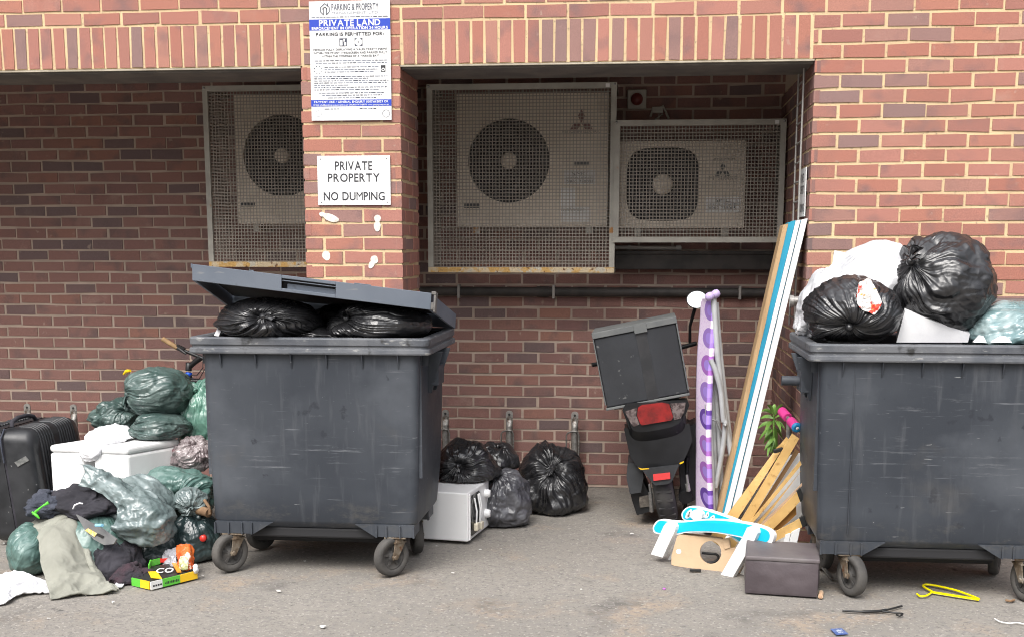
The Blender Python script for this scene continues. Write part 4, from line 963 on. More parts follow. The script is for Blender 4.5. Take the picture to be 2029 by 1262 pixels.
M_WHITEPAINT = mat('white_paint', (.80, .80, .79), (.72, .72, .71), 6, .4)
M_WHITECLOTH = mat('white_cloth', (.80, .80, .82), (.70, .70, .73), 8, .9, bump=.3, bscale=90, bdist=.004)
M_FOAM = mat('white_foam', (.80, .80, .795), (.74, .74, .735), 5, .8, bump=.35, bscale=160, bdist=.002)
M_KHAKI = mat('khaki_cotton', (.225, .225, .19), (.265, .265, .225), 5, .95, bump=.3, bscale=160, bdist=.002)
M_DARKCLOTH = mat('dark_cloth', (.02, .019, .024), (.036, .034, .042), 6, .95, bump=.5, bscale=60, bdist=.005)
M_NAVY = mat('navy_cloth', (.035, .04, .055), (.055, .06, .08), 6, .9, bump=.5, bscale=60, bdist=.005)
M_DARKSACK = plastic('bottle_green_sack', (.018, .032, .034), (.035, .055, .056), .3)
M_SEA = plastic('sea_green_sack', (.07, .135, .12), (.11, .185, .165), .32)

# ------------------------------------------------------------------ the heap left of the left bin
GS = 'rubbish sacks heaped left of the left bin'
c = at(316, 776, -.02); sack('big green sack topmost of the heap, knotted at its left end', c, (px_r(70, 0), .19, px_r(50, 0)), (-.9, -.42, -.05), M_GREEN, GS, seed=21, pleat=.13, nph=10, crease=.06, lump=.08, tuft=.45, reach=1.3)
c = at(236, 826, .02); sack('limp green sack with a twisted tail hanging on the left of the heap', c, (px_r(52, 0), .16, px_r(36, 0)), (.62, -.5, .6), M_GREEN, GS, seed=22, pleat=.18, nph=9, crease=.09, lump=.18, tuft=.8)
c = at(318, 846, -.14); sack('flat green sack squeezed under the big green sack above the white foam', c, (px_r(56, 0), .16, px_r(28, 0)), (-1, -.4, .3), M_GREEN, GS, seed=23, pleat=.14, nph=8, crease=.07, lump=.1, tuft=0, reach=1.4)
c = at(402, 836, .07); sack('tall mint green sack pressed against the back corner of the left bin', c, (px_r(46, 0), .15, px_r(84, 0)), (-.2, -.4, 1), M_LIGHTGREEN, GS, seed=24, pleat=.14, nph=9, crease=.08, lump=.1, tuft=.25, reach=1.5)
c = at(384, 902, -.18); sack('shiny brownish see-through sack showing dark red, between foam and bin', c, (px_r(41, -.2), .12, px_r(37, -.2)), (.2, -.5, .9), M_MAUVE, GS, seed=25, pleat=.12, crease=.13, lump=.1, tuft=0)
c = at(352, 975, -.42); sack('creased green sack lying in front of the brownish sack beside the bin', c, (px_r(80, -.4), .16, px_r(50, -.4)), (.25, -1, .0), M_SEA, GS, seed=26, pleat=.15, nph=10, crease=.09, lump=.14, tuft=.3)
c = at(378, 992, -.66); sack('small pale sack with a bunched neck over brown cardboard beside the bin', c, (px_r(34, -.6), .08, px_r(28, -.6)), (.3, -.8, -.35), M_PALEGREEN, GS, seed=27, pleat=.2, nph=10, crease=.08, lump=.1, tuft=.5, reach=1.4)
c = at(388, 1066, -.66); sack('dark bottle green sack with small tears, beside the front left wheel', c, (px_r(50, -.66), .13, px_r(58, -.66)), (.3, -.3, 1), M_DARKSACK, GS, seed=28, pleat=.06, crease=.07, lump=.07, floor=.003, tuft=0)
c = at(258, 1008, -.74); sack('large pale green see-through sack in the middle of the heap', c, (px_r(86, -.74), .17, px_r(66, -.74)), (-.3, .4, .8), M_PALEGREEN, GS, seed=29, pleat=.12, nph=8, crease=.085, lump=.13, tuft=0, reach=1.6)
G = patch([[(157, 920, -.86), (166, 924, -.87), (168, 940, -.89), (158, 962, -.90)], [(196, 928, -.84), (200, 942, -.90), (196, 956, -.92), (188, 970, -.92)], [(252, 956, -.86), (248, 974, -.96), (240, 990, -.99), (232, 1002, -.98)], [(306, 978, -.88), (290, 1004, -1.0), (262, 1026, -1.03), (226, 1038, -1.02)], [(344, 1006, -.86), (322, 1036, -1.0), (276, 1052, -1.04), (222, 1046, -1.03)], [(350, 1052, -.84), (326, 1074, -.94), (286, 1082, -.98), (246, 1068, -.98)]], 90, 70)
single('sack_film', sheet(G, .020, 9, 3, .002), M_PALEGREEN, 'torn pale green film spilling from its raised corner over the dark clothes', 'plastic film')
c = at(300, 1082, -.70); sack('dark blob for the shaded lower end and dark contents of the large pale green sack, near the food boxes', c, (px_r(66, -.7), .16, px_r(52, -.7)), (.2, .1, 1), M_DARKSACK, GS, seed=30, crease=.06, lump=.08, floor=.003, tuft=0)  # added dark blob: its colour carries the pale sack's contents and shade
c = at(64, 1088, -1.02); sack('green sack partly under the khaki trousers at the front of the heap', c, (px_r(44, -1), .17, px_r(54, -1)), (.4, .2, 1), M_SEA, GS, seed=31, pleat=.1, crease=.035, lump=.06, floor=.003, tuft=0, reach=1.4)
c = at(170, 1085, -.92); sack('hidden green sack carrying the dark clothes and the khaki trousers', c, (.24, .2, .19), (.1, .1, 1), M_SEA, GS, seed=32, pleat=.06, crease=.04, lump=.08, floor=.003, tuft=0)
# red tin in the tear
dk = [o for o in COL.objects if o.get('label', '').startswith('dark bottle green sack')][0]
mb = MB(); cc = at(402, 1066, snap(dk, 402, 1066)-.002); mb.lathe([(0, .004), (.016, .003), (.018, -.002), (.018, -.03)], cc, (.2, -1, .1), 18); single('red_cap', mb, M_PACKR, 'red cap poking out of the dark bottle green sack', 'cap')
M_BROWNCARD = mat('brown_card', (.24, .15, .085), (.17, .10, .055), 14, .85, bump=.3, bscale=50)
M_CARD = mat('cardboard', (.52, .37, .235), (.47, .335, .21), 4, .85, bump=.15, bscale=70)
mb = MB(); mb.tube([at(388, 1010, -.66), at(404, 1012, -.72), at(414, 1016, -.74)], [.022, .025, .024], 10); mb.tube([at(405, 990, -.71), at(414, 1003, -.735), at(416, 1018, -.74)], .009, 8)
single('brown_packaging', mb, M_BROWNCARD, 'rolled brown packaging beside the pale bunched sack', 'packaging')
# suitcase
M_CASE = mat('suitcase_shell', (.016, .017, .019), (.028, .029, .032), 6, .28, .45, bump=.15, bscale=200, bdist=.001, spots=[((.16, .16, .16), 38, .70, .74)])
t = thing('suitcase', 'black ribbed hard shell suitcase standing at the left edge', 'suitcase', (-2.1, -.2, 0))
sx = lambda P: P-np.stack([.11*P[:, 2], 0*P[:, 2], 0*P[:, 2]], -1)
X0, X1, XM, Y0, Y1, ZT = -2.235, -1.90, -2.075, -.53, .07, .655
def shell(xa, xb, r):
    mb = MB(); rings = []
    P = rrect(Y0, Y1, .02, ZT, .075, 8)
    for x, ins in ((xa, .0), (xa+(xb-xa)*.75, .0), (xa+(xb-xa)*.88, .008), (xa+(xb-xa)*.96, .025), (xb, .055)):
        cy, cz = P.mean(0); Q = P+(np.array([cy, cz])-P)*np.array([ins/.3, ins/.31]); rings.append(np.stack([0*Q[:, 0]+x, Q[:, 0], Q[:, 1]], -1))
    s = xb > xa
    mb.grid(np.array(rings), False, True, 0, True, not s); mb.add(rings[-1], [tuple(range(len(P)))[::1 if s else -1]])
    for k in range(15):       # ribs wrapping from the top over onto the big face
        y = Y0+.10+(Y1-Y0-.2)*k/14
        sg_ = 1 if s else -1
        if k in (6, 7): continue
        path = [(xa+(xb-xa)*.35, y, ZT+.003), (xa+(xb-xa)*.75, y, ZT+.002), (xa+(xb-xa)*.90, y, ZT-.012), (xb-.004*sg_, y, ZT-.05), (xb+.001*sg_, y, ZT-.10), (xb+.001*sg_, y, .12)]
        mb.tube(path, .0075, 8)
    return mb.xf(sx)
part('shell', shell(XM+.008, X1, .05), M_CASE, t); part('shell', shell(XM-.008, X0, .05), M_CASE, t)
mb = MB(); P = rrect(Y0+.004, Y1-.004, .024, ZT-.004, .073, 8); mb.grid(np.array([np.stack([0*P[:, 0]+x, P[:, 0], P[:, 1]], -1) for x in (XM-.008, XM+.008)]), False, True, 0, True); mb.xf(sx); part('zip_seam', mb, M_DARKCLOTH, t)
mb = MB(); mb.tube([(XM+.01, Y0+.12, ZT), (XM+.01, Y0+.13, ZT+.028), (XM+.01, Y0+.2, ZT+.042), (XM+.01, Y0+.3, ZT+.042), (XM+.01, Y0+.37, ZT+.028), (XM+.01, Y0+.40, ZT)], .012, 8); mb.xf(sx); part('carry_handle', mb, M_DARKCLOTH, t)
mb = MB()
for q in (-.02, .012): mb.tube([(XM+q, Y0+.03, ZT+.002), (XM+q-.01, Y0-.01, ZT-.05), (XM+q-.012, Y0-.012, ZT-.12), (XM+q-.012, Y0-.01, ZT-.18)], .005, 6)
mb.xf(sx); part('strap', mb, M_NAVY, t)
mb = MB(); mb.obox((XM+.10, Y0-.004, ZT-.17), (.035, 0, .018), (0, .003, 0), (-.008, 0, .012)); mb.xf(sx); part('name_plate', mb, mat('dull_plate', (.10, .105, .10), (.17, .17, .165), 50, .4), t)
for x in (X0+.07, X1-.07):
    for y in (Y0+.08, Y1-.08):
        mb = MB(); mb.lathe([(0, .012), (.024, .012), (.026, 0), (.024, -.012), (0, -.012)], (x, y, .026), (1, 0, 0), 16); part('castor', mb, M_TYRE, t)
# white foam box: two blocks with a slot
t = thing('foam_box', 'white moulded foam box in the heap with a white cloth on top', 'foam box', at(230, 960, -.35))
mb = MB()
fa, fb, fd = at(97, 885, -.46), at(252, 893, -.50), at(357, 880, -.16)
u, v = (fb-fa), (fd-fb); u[2] = v[2] = 0; zt, zb = fa[2]+.0, .21
def fbx(s0, s1, w0, w1, z0, z1, mi=0):
    q = [fa+u*s+v*w for s, w in ((s0, w0), (s1, w0), (s1, w1), (s0, w1))]
    mb.hexa([V(p[0], p[1], z0) for p in q]+[V(p[0], p[1], z1) for p in q], mi)
fbx(0, .43, 0, 1, zb, zt-.03); fbx(.56, 1, 0, 1, zb, zt-.03); fbx(.4302, .5598, .18, 1, zb, zt-.031)
fbx(-.001, 1.001, -.001, 1.0, zt-.0296, zt+.012)
part('foam_block', mb, M_FOAM, t, .016, seg=3)
G = patch([[(170, 862, -.30), (195, 848, -.22), (222, 842, -.18), (248, 842, -.14), (268, 852, -.12)], [(166, 872, -.40), (192, 862, -.36), (222, 858, -.30), (250, 856, -.24), (274, 862, -.18)], [(162, 886, -.47), (185, 880, -.47), (208, 874, -.42), (236, 868, -.34), (258, 868, -.28)],
           [(158, 900, -.49), (176, 905, -.50), (196, 893, -.50), (216, 880, -.42), (232, 878, -.36)], [(160, 906, -.48), (176, 913, -.48), (192, 908, -.48), (206, 892, -.42), (216, 884, -.38)]], 60, 60)
single('white_cloth', sheet(G, .02, 9, 5, .006), M_WHITECLOTH, 'crumpled white cloth hanging over the front of the white foam box', 'cloth')
# clothes
c = at(172, 1006, -.86); single('black_garment', sack_mesh(c, (px_r(80, -.86), .15, px_r(42, -.86)), (.1, .2, 1), seed=41, pleat=.04, crease=.12, lump=.22, tuft=0, dent=0, reach=.5), M_DARKCLOTH, 'black garment bunched on the heap under the pale green sack', 'garment')
c = at(98, 1000, -.90); single('navy_garment', sack_mesh(c, (px_r(44, -.9), .12, px_r(27, -.9)), (.1, -.2, 1), seed=42, pleat=.04, crease=.13, lump=.25, tuft=0, dent=0), M_NAVY, 'dark navy garment with bright green laces beside the suitcase', 'garment')
M_NEON = mat('neon_green', (.10, .55, .04), rough=.5)
mb = MB(); mb.tube([at(66, 1018, -1.04), at(72, 1012, -1.05), at(84, 1002, -1.05), at(96, 995, -1.04)], [.005, .007, .004, .009], 8); mb.tube([at(64, 1014, -1.04), at(72, 1020, -1.06), at(78, 1026, -1.05)], [.005, .008, .004], 8)
single('neon_lace', mb, M_NEON, 'bright neon green lace on the navy garment', 'lace')
mb = MB(); mb.tube([at(145, 1007, -1.03), at(148, 1000, -1.04), at(157, 996, -1.04), at(164, 997, -1.03)], .004, 8); single('white_trim', mb, M_WHITECLOTH, 'curved white trim on the black garment', 'trim')
c = at(226, 1118, -.98); single('black_garment', sack_mesh(c, (px_r(58, -1), .17, px_r(60, -1)), (.2, .1, 1), seed=43, pleat=.03, crease=.10, lump=.2, floor=.004, tuft=0, dent=0), M_DARKCLOTH, 'black garment on the asphalt between trousers and food boxes', 'garment')
c = at(262, 1142, -1.12); single('maroon_garment', sack_mesh(c, (px_r(40, -1.1), .10, px_r(26, -1.1)), (.2, .1, 1), seed=44, pleat=.03, crease=.12, lump=.2, floor=.004, tuft=0, dent=0), mat('maroon_cloth', (.045, .026, .034), (.025, .022, .028), 9, .95, bump=.4, bscale=60), 'dark maroon garment on the asphalt left of the food carton', 'garment')
t = thing('trousers', 'khaki cotton trousers draped down the front of the heap', 'trousers', atz(150, 1170))
G = patch([[(52, 1046, -.92), (90, 1028, -.92), (122, 1018, -.90), (146, 1012, -.88), (162, 1020, -.90)], [(76, 1068, -1.10), (100, 1052, -1.10), (126, 1040, -1.06), (150, 1034, -1.02), (170, 1044, -.98)], [(80, 1092, -1.19), (104, 1088, -1.21), (128, 1078, -1.18), (152, 1072, -1.10), (176, 1080, -1.05)],
           [(85, 1122, -1.27), (110, 1118, -1.30), (136, 1110, -1.26), (162, 1104, -1.18), (180, 1108, -1.14)], [(92, 1152, -1.37), (116, 1148, -1.38), (146, 1142, -1.34), (174, 1134, -1.27), (198, 1134, -1.22)], [(100, 1184, 'g'), (126, 1181, 'g'), (160, 1176, 'g'), (196, 1174, 'g'), (232, 1170, 'g')]], 110, 80)
part('leg', sheet(G, .024, 5.0, 2, .008, aniso=(1.3, 1, .5), fine=.2), M_KHAKI, t)
G = patch([[(36, 1050, -.98), (40, 1040, -.96), (62, 1034, -.93), (90, 1024, -.90), (124, 1014, -.88), (150, 1008, -.86)], [(36, 1058, -1.02), (42, 1050, -1.04), (66, 1044, -1.04), (94, 1034, -1.02), (126, 1022, -.99), (156, 1018, -.95)], [(42, 1062, -1.0), (50, 1058, -1.02), (72, 1054, -1.06), (98, 1044, -1.05), (128, 1032, -1.0), (160, 1030, -.96)]], 30, 60)
part('waistband', sheet(G, .012, 12, 4, .008), M_KHAKI, t)
G = patch([[(152, 1016, -.90), (166, 1024, -.92), (172, 1034, -.92)], [(160, 1050, -1.02), (172, 1058, -1.02), (180, 1066, -1.0)], [(166, 1090, -1.12), (176, 1094, -1.12), (180, 1100, -1.1)], [(180, 1130, -1.23), (192, 1134, -1.23), (204, 1140, -1.22)], [(200, 1168, 'g'), (218, 1166, 'g'), (236, 1166, 'g')]], 60, 30)
part('leg', sheet(G, .014, 9, 6, .008), M_KHAKI, t)
G = patch([[(-12, 1146, -1.36), (20, 1134, -1.33), (45, 1132, -1.32), (75, 1146, -1.31), (104, 1162, -1.31)], [(-14, 1158, -1.46), (18, 1148, -1.44), (44, 1146, -1.43), (74, 1156, -1.38), (104, 1165, -1.33)], [(-14, 1180, -1.54), (14, 1168, -1.52), (34, 1162, -1.46), (70, 1166, -1.40), (103, 1169, 'g')], [(-14, 1196, 'g'), (12, 1192, 'g'), (32, 1180, 'g'), (60, 1174, 'g'), (100, 1171, 'g')]], 60, 70)
single('white_cloth', sheet(G, .022, 9, 8, .01), M_WHITECLOTH, 'white cloth dropped on the asphalt at the lower left', 'cloth')
# card tray, packets
t = thing('card_tray', 'grey card tray with a yellow sticker lying between trousers and sack', 'card tray', at(200, 1060, -1.12))
tr = lambda x, y: -1.06-.10*(x-150)/80
mb = MB(); board_px(mb, [(150, 1018), (160, 1023), (204, 1047), (231, 1067), (225, 1077), (206, 1079), (186, 1068), (168, 1049)], tr, V(.004, .008, -.003)); part('tray_sheet', mb, mat('grey_card', (.20, .20, .20), (.14, .14, .145), 9, .5), t, .002)
mb = MB(); board_px(mb, [(168, 1050), (174, 1046), (192, 1056), (187, 1063)], lambda x, y: tr(x, y)-.006, V(0, .003, 0)); part('yellow_sticker', mb, mat('yellow_print', (.75, .5, .12), (.8, .65, .35), 60, .5), t)
mb = MB(); board_px(mb, [(190, 1059), (194, 1056), (206, 1062), (203, 1066)], lambda x, y: tr(x, y)-.006, V(0, .003, 0)); part('slot', mb, M_ACDARK, t)
mb = MB(); mb.tube([at(190, 1040, -1.16), at(203, 1040, -1.18)], .008, 10); part('blue_cap', mb, mat('light_blue', (.25, .55, .75), rough=.4), t)
M_FG = mat('carton_green', (.11, .50, .05), rough=.4); M_FY = mat('carton_yellow', (.85, .52, .02), rough=.4); M_FW = mat('carton_white', (.7, .7, .68), rough=.45)
t = thing('food_carton', 'flattened green and yellow food carton lying before the dark garments', 'carton', atz(330, 1162))
def gp(x, y, z): return atz(x, y, 0.0)*V(1, 1, 0)+V(0, 0, z)
def wall(pa, pb, s0, s1, m, th=.006, z0=.003, z1=.042, lab='carton_side'):
    a, b = gp(*pa, 0), gp(*pb, 0); p, q = a+(b-a)*s0, a+(b-a)*s1; mb = MB(); mb.bar(p+V(0, 0, (z0+z1)/2), q+V(0, 0, (z0+z1)/2), th, z1-z0, (0, 0, 1)); part(lab, mb, m, t)
for s0, s1, m in ((0, .24, M_FW), (.242, .62, M_FG), (.622, 1, M_FY)): wall((299, 1169), (391, 1146), s0, s1, m)
for s0, s1, m in ((.0, .5, M_FY), (.502, 1, M_FG)): wall((297, 1168), (262, 1160), s0, s1, m)
mb = MB(); mb.prism([gp(300, 1168, .035), gp(390, 1146, .035), gp(352, 1132, .05), gp(292, 1140, .045), gp(265, 1157, .036)], (0, 0, -.003)); part('carton_top', mb, mat('carton_black', (.03, .03, .028), rough=.4), t)
mb = MB(); mb.prism([gp(300, 1160, .0405), gp(322, 1162, .0405), gp(312, 1147, .0415), gp(294, 1148, .0425)], (0, 0, .001)); part('orange_flap', mb, M_FY, t)
mb = MB(); mb.bar(gp(296, 1145, .055), gp(300, 1138, .065), .006, .03, (0, 0, 1)); mb.bar(gp(300, 1138, .06), gp(318, 1133, .06), .006, .03, (0, 0, 1)); part('green_edge', mb, M_FG, t)
mb = MB(); mb.bar(gp(318, 1133, .062), gp(342, 1131, .06), .007, .02, (0, 0, 1)); part('red_edge', mb, M_PACKR, t)
mb = MB(); mb.bar(gp(342, 1131, .06), gp(356, 1150, .045), .02, .006, (0, 0, 1)); part('orange_edge', mb, mat('carton_orange', (.75, .27, .03), rough=.4), t)
mb = MB(); o_ = gp(323, 1153, .0415); text_mb(mb, 'CO', o_+V(0, .02, .004), V(.97, .22, .01), V(-.2, .9, .18), .055, .085, 0, bold=.02); part('lettering', mb, M_FW, t)
mb = MB(); a, b = gp(299, 1169, .02), gp(391, 1146, .02); nn = unit(np.cross(b-a, (0, 0, 1)))
for k in range(9): p = a+(b-a)*(.29+.034*k)+nn*.0036; mb.bar(p, p+(b-a)*.02, .0008, .012 if k % 3 else .006, (0, 0, 1))
for k in range(4): p = a+(b-a)*(.04+.05*k)+nn*.0036; mb.bar(p, p+(b-a)*.035, .0008, .008, (0, 0, 1))
part('printed_marks', mb, M_INK, t)
M_ORPACK = mat('orange_packet', (.62, .10, .03), (.70, .17, .04), 9, .3, bump=.4, bscale=50, spots=[((.75, .72, .62), 16, .60, .66)])
G = patch([[(350, 1080, -.93), (360, 1077, -.95), (374, 1078, -.95), (384, 1084, -.92)], [(350, 1100, -.98), (360, 1100, -1.02), (374, 1098, -1.02), (384, 1102, -.97)], [(352, 1130, -1.02), (362, 1132, -1.06), (376, 1128, -1.06), (386, 1124, -1.02)]], 40, 30)
t = thing('snack_packet', 'orange and red snack packet standing by the front left wheel', 'packet', at(366, 1130, -1.0))
part('pouch', sheet(G, .010, 18, 3, .004), M_ORPACK, t)
G2 = patch([[(356, 1102, -1.035), (364, 1101, -1.045), (371, 1102, -1.045)], [(355, 1114, -1.055), (363, 1114, -1.07), (372, 1113, -1.07)], [(354, 1128, -1.06), (362, 1129, -1.085), (373, 1127, -1.08)]], 16, 16)
part('picture', sheet(G2, .006, 20, 6, .002), mat('packet_picture', (.55, .53, .36), (.28, .30, .12), 45, .35, spots=[((.75, .74, .7), 30, .55, .6)]), t)
G = patch([[(326, 1092, -.90), (336, 1086, -.92), (350, 1084, -.92)], [(322, 1112, -.94), (336, 1110, -.98), (350, 1106, -.98)], [(328, 1134, -.98), (338, 1134, -1.02), (352, 1132, -1.02)]], 30, 26)
single('clear_wrap', sheet(G, .014, 18, 9, .002), plastic('clear_film', (.40, .40, .43), (.24, .24, .27), .2), 'crumpled clear film wrapper left of the orange snack packet', 'wrapper')
G = patch([[(382, 1120, -1.06), (386, 1116, -1.05), (391, 1118, -1.05)], [(384, 1130, -1.10), (388, 1129, -1.11), (393, 1130, -1.09)], [(384, 1140, 'g'), (388, 1140, 'g'), (392, 1138, 'g')]], 14, 14)
single('foil_scrap', sheet(G, .006, 30, 9, .002), M_CARDW, 'white foil scrap right of the snack packet', 'scrap')
for lb, pts in (('white paper scrap under the hem of the trousers', [(228, 1160), (248, 1158), (249, 1146), (244, 1150), (242, 1166), (230, 1168)]),):
    mb = MB(); mb.prism([gp(x, y, .008+.004*(k % 2)) for k, (x, y) in enumerate(pts)], (0, 0, .003)); single('paper_scrap', mb, M_CARDW, lb, 'paper scrap')

# ------------------------------------------------------------------ bicycle behind the bin
M_BIKEB = mat('bike_black', (.015, .015, .016), rough=.35); M_GRIPB = mat('tan_grip', (.33, .21, .10), (.24, .15, .07), 25, .7); M_BLUEA = mat('anodised_blue', (.02, .10, .65), rough=.3, metal=.4)
t = thing('bicycle', 'black bicycle with tan grips standing behind the left bin', 'bicycle', (-1.1, .75, 0)); YB = .75
hs_ = at(374, 742, YB); st0, st1 = at(374, 728, YB), at(398, 708, YB-.02); g0, g1 = at(322, 671, YB-.02), at(352, 689, YB-.03)
mb = MB(); mb.tube([g0, g1], [.0155, .0155], 12); part('grip', mb, M_GRIPB, t)
ctr = st1; gR = ctr+(ctr-g1)*1.05
mb = MB(); mb.tube([g1, g1*.3+ctr*.7, ctr, gR], .011, 12); part('handlebar', mb, M_BIKEB, t)
mb = MB(); mb.tube([gR, gR+(g1-g0)*V(1, 1, -1)], .0155, 12); part('grip', mb, M_GRIPB, t)
mb = MB(); mb.tube([st0, st0*.5+st1*.5+V(0, 0, .004), st1], [.017, .018, .02], 12); mb.lathe([(.02, -.02), (.021, .03), (.015, .034), (0, .034)], st0, (0.12, 0, 1), 16); part('stem', mb, M_BIKEB, t)
mb = MB(); mb.tube([g1, g1+V(.03, -.02, -.012), g1+V(.065, -.03, -.035)], [.014, .011, .006], 8); mb.obox(g1+V(.02, 0, .0), (.025, 0, -.012), (0, .012, 0), (.004, 0, .012)); part('brake_lever', mb, M_BIKEB, t)
mb = MB(); mb.lathe([(.019, -.012), (.022, -.008), (.022, .010), (.019, .016)], hs_, (.12, 0, 1), 18); part('headset', mb, M_BLUEA, t)
fx = hs_[0]-.06; hb = V(hs_[0]+.02, YB, hs_[2]-.16)
mb = MB(); mb.tube([hs_, hb], .021, 12); bbk, stt, rax = V(-.82, YB, .28), V(-.98, YB, .76), V(-.42, YB, .33)
for a, b, r in ((hb+V(0, 0, .12), stt, .016), (hb, bbk, .02), (stt, bbk, .017), (stt-V(-.02, 0, .05), rax, .009), (bbk, rax, .01)): mb.tube([a, b], r, 10)
part('frame', mb, M_BIKEB, t)
wf = V(hs_[0]-.10, YB, .33)
mb = MB()
for s in (-1, 1): mb.tube([hb+V(0, s*.03, -.02), wf+V(0, s*.045, 0)], .012, 10)
part('fork', mb, M_BIKEB, t)
for w in (wf, rax):
    mb = MB(); a = np.linspace(0, 2*math.pi, 48, endpoint=False); mb.tube(np.stack([w[0]+.305*np.cos(a), 0*a+YB, w[2]+.305*np.sin(a)], -1), .024, 10, closed=True); tw_ = part('wheel', mb, M_TYRE, t)
    mb = MB(); mb.tube(np.stack([w[0]+.28*np.cos(a), 0*a+YB, w[2]+.28*np.sin(a)], -1), .009, 8, closed=True)
    for k in range(16): q = 2*math.pi*k/16; mb.tube([w+V(0, .02*(-1)**k, 0), w+V(.278*math.cos(q), 0, .278*math.sin(q))], .0012, 4)
    mb.tube([w-V(0, .035, 0), w+V(0, .035, 0)], .016, 10); part('rim', mb, M_GALV, tw_)
mb = MB(); mb.tube([hs_+V(.02, -.02, .0), hs_+V(.07, -.05, .0), hs_+V(.11, -.04, .05), ctr+V(.02, -.02, -.01)], .003, 6); mb.tube([hs_+V(.02, -.02, -.02), hs_+V(.09, -.06, -.02), hs_+V(.13, -.05, .05), ctr+V(.04, -.02, -.01)], .003, 6); part('cable', mb, M_BIKEB, t)
mb = MB(); mb.obox(stt+V(-.02, 0, .06), (.13, 0, 0), (0, .05, 0), (0, 0, .02)); part('saddle', mb, M_BIKEB, t, .015)
mb = MB(); mb.tube([at(245, 741, .12), at(251, 735, .1), at(258, 734, .08)], [.006, .011, .008], 10); single('yellow_handle', mb, mat('yellow_plastic', (.80, .52, .01), rough=.35), 'small yellow plastic handle peeking out left of the topmost green sack', 'handle')

# ------------------------------------------------------------------ microwave
t = thing('microwave', 'white microwave oven on the asphalt with two plugs hanging in its window', 'microwave', (.28, .05, 0))
F0, F1, F2 = V(.12, -.150, 0), V(.389, -.195, 0), V(.452, .237, 0); F3 = F0+F2-F1; ZM = .292
M_OVEN = mat('white_enamel', (.82, .82, .82), (.78, .78, .78), 3, .35, spots=[((.45, .42, .37), 10, .66, .74)]); M_GLASSB = mat('dark_glass', (.02, .02, .02), rough=.12)
mb = MB(); mb.hexa([p+V(0, 0, .014) for p in (F0, F1, F2, F3)]+[p+V(0, 0, ZM) for p in (F0, F1, F2, F3)]); part('casing', mb, M_OVEN, t, .008)
e = F2-F1; nn = unit(V(e[1], -e[0], 0))
def fm(s, z, d): return F1+e*s+nn*d+V(0, 0, z)
mb = MB(); P = [fm(s, z, .003) for s, z in ((.10, .05), (.14, .035), (.5, .035), (.55, .05), (.57, .16), (.55, .25), (.5, .268), (.14, .268), (.10, .25))]; mb.prism(P[::-1], -nn*.002); part('door_window', mb, M_GLASSB, t)
mb = MB(); mb.bar(fm(.045, .02, .004), fm(.045, .285, .004), .012, .008, nn); part('door_edge', mb, M_OVEN, t, .002)
for z in (.225, .105):
    mb = MB(); mb.lathe([(0, .03), (.02, .03), (.024, .02), (.027, 0)], fm(.82, z, 0), nn, 22); part('knob', mb, M_OVEN, t)
for s, zt_, zb_ in ((.20, .25, .10), (.36, .26, .09), (.42, .26, .12)):
    mb = MB(); mb.tube([fm(s, zt_, .012), fm(s-.03, (zt_+zb_)/2, .03), fm(s, zb_, .022)], .005, 8); part('cable', mb, M_OVEN, t)
for s, z in ((.20, .085), (.40, .075)):
    mb = MB(); mb.obox(fm(s, z, .025), e/np.linalg.norm(e)*.024, nn*.012, V(0, 0, .022)); part('plug', mb, mat('cream_plug', (.62, .57, .45), rough=.45), t, .006)
for p in (F0, F1, F2, F3):
    q = p+(F0+F2-2*p)*.12/np.linalg.norm(F0+F2-2*p)*.5; mb = MB(); mb.lathe([(.016, 0), (.014, .0139), (0, .0139)], q, (0, 0, 1), 12); part('foot', mb, M_TYRE, t)

# ------------------------------------------------------------------ delivery moped
M_MOP = mat('moped_body', (.008, .0083, .009), (.013, .0135, .015), 4, .34, .5, spec=.35); M_MOPG = mat('moped_grey', (.034, .036, .039), (.022, .023, .025), 6, .55, spec=.35)
M_BOX = mat('delivery_box', (.017, .0185, .0215), (.023, .025, .029), 5, .75, bump=.25, bscale=150, bdist=.002, spots=[((.10, .10, .10), 18, .68, .74)]); M_TAPE = mat('black_tape', (.02, .021, .023), (.03, .03, .032), 12, .4)
M_BOXTOP = mat('box_lid_grey', (.095, .10, .10), (.12, .125, .122), 8, .7)
M_LRED = mat('lamp_red', (.24, .008, .008), (.12, .006, .006), 14, .08, coat=.6); M_LCLEAR = mat('lamp_clear', (.22, .18, .175), (.07, .05, .05), 45, .08, coat=.6, metal=.5)
M_SILV = mat('silver_metal', (.4, .4, .39), (.25, .245, .24), 30, .4, metal=.7); M_MIRROR = mat('mirror', (.9, .9, .9), rough=.03, metal=1.0)
t = thing('moped', 'black delivery moped parked facing the back wall, leaning on its stand', 'moped', (1.5, .6, 0))
O = V(1.525, .50, 0); ux_, uz_ = V(.980, 0, .198), V(-.198, 0, .980); uy_ = V(0, 1, 0)
def LM(x, y, z): return O+ux_*x+uy_*y+uz_*z
def lbox(mb, x0, x1, y0, y1, z0, z1, mi=0, tx=1.0, tz=None):   # box in moped axes; front end scaled by tx about the middle
    xm = (x0+x1)/2; w = (x1-x0)/2*tx; za, zb = tz or (z0, z1)
    mb.hexa([LM(x0, y0, z0), LM(x1, y0, z0), LM(xm+w, y1, za), LM(xm-w, y1, za), LM(x0, y0, z1), LM(x1, y0, z1), LM(xm+w, y1, zb), LM(xm-w, y1, zb)], mi)
axl = LM(0, .02, .235)
mb = MB(); mb.lathe([(.14, -.05), (.19, -.06), (.222, -.05), (.236, -.022), (.238, 0), (.236, .022), (.222, .05), (.19, .06), (.14, .05), (.14, -.05)], axl, ux_, 48)
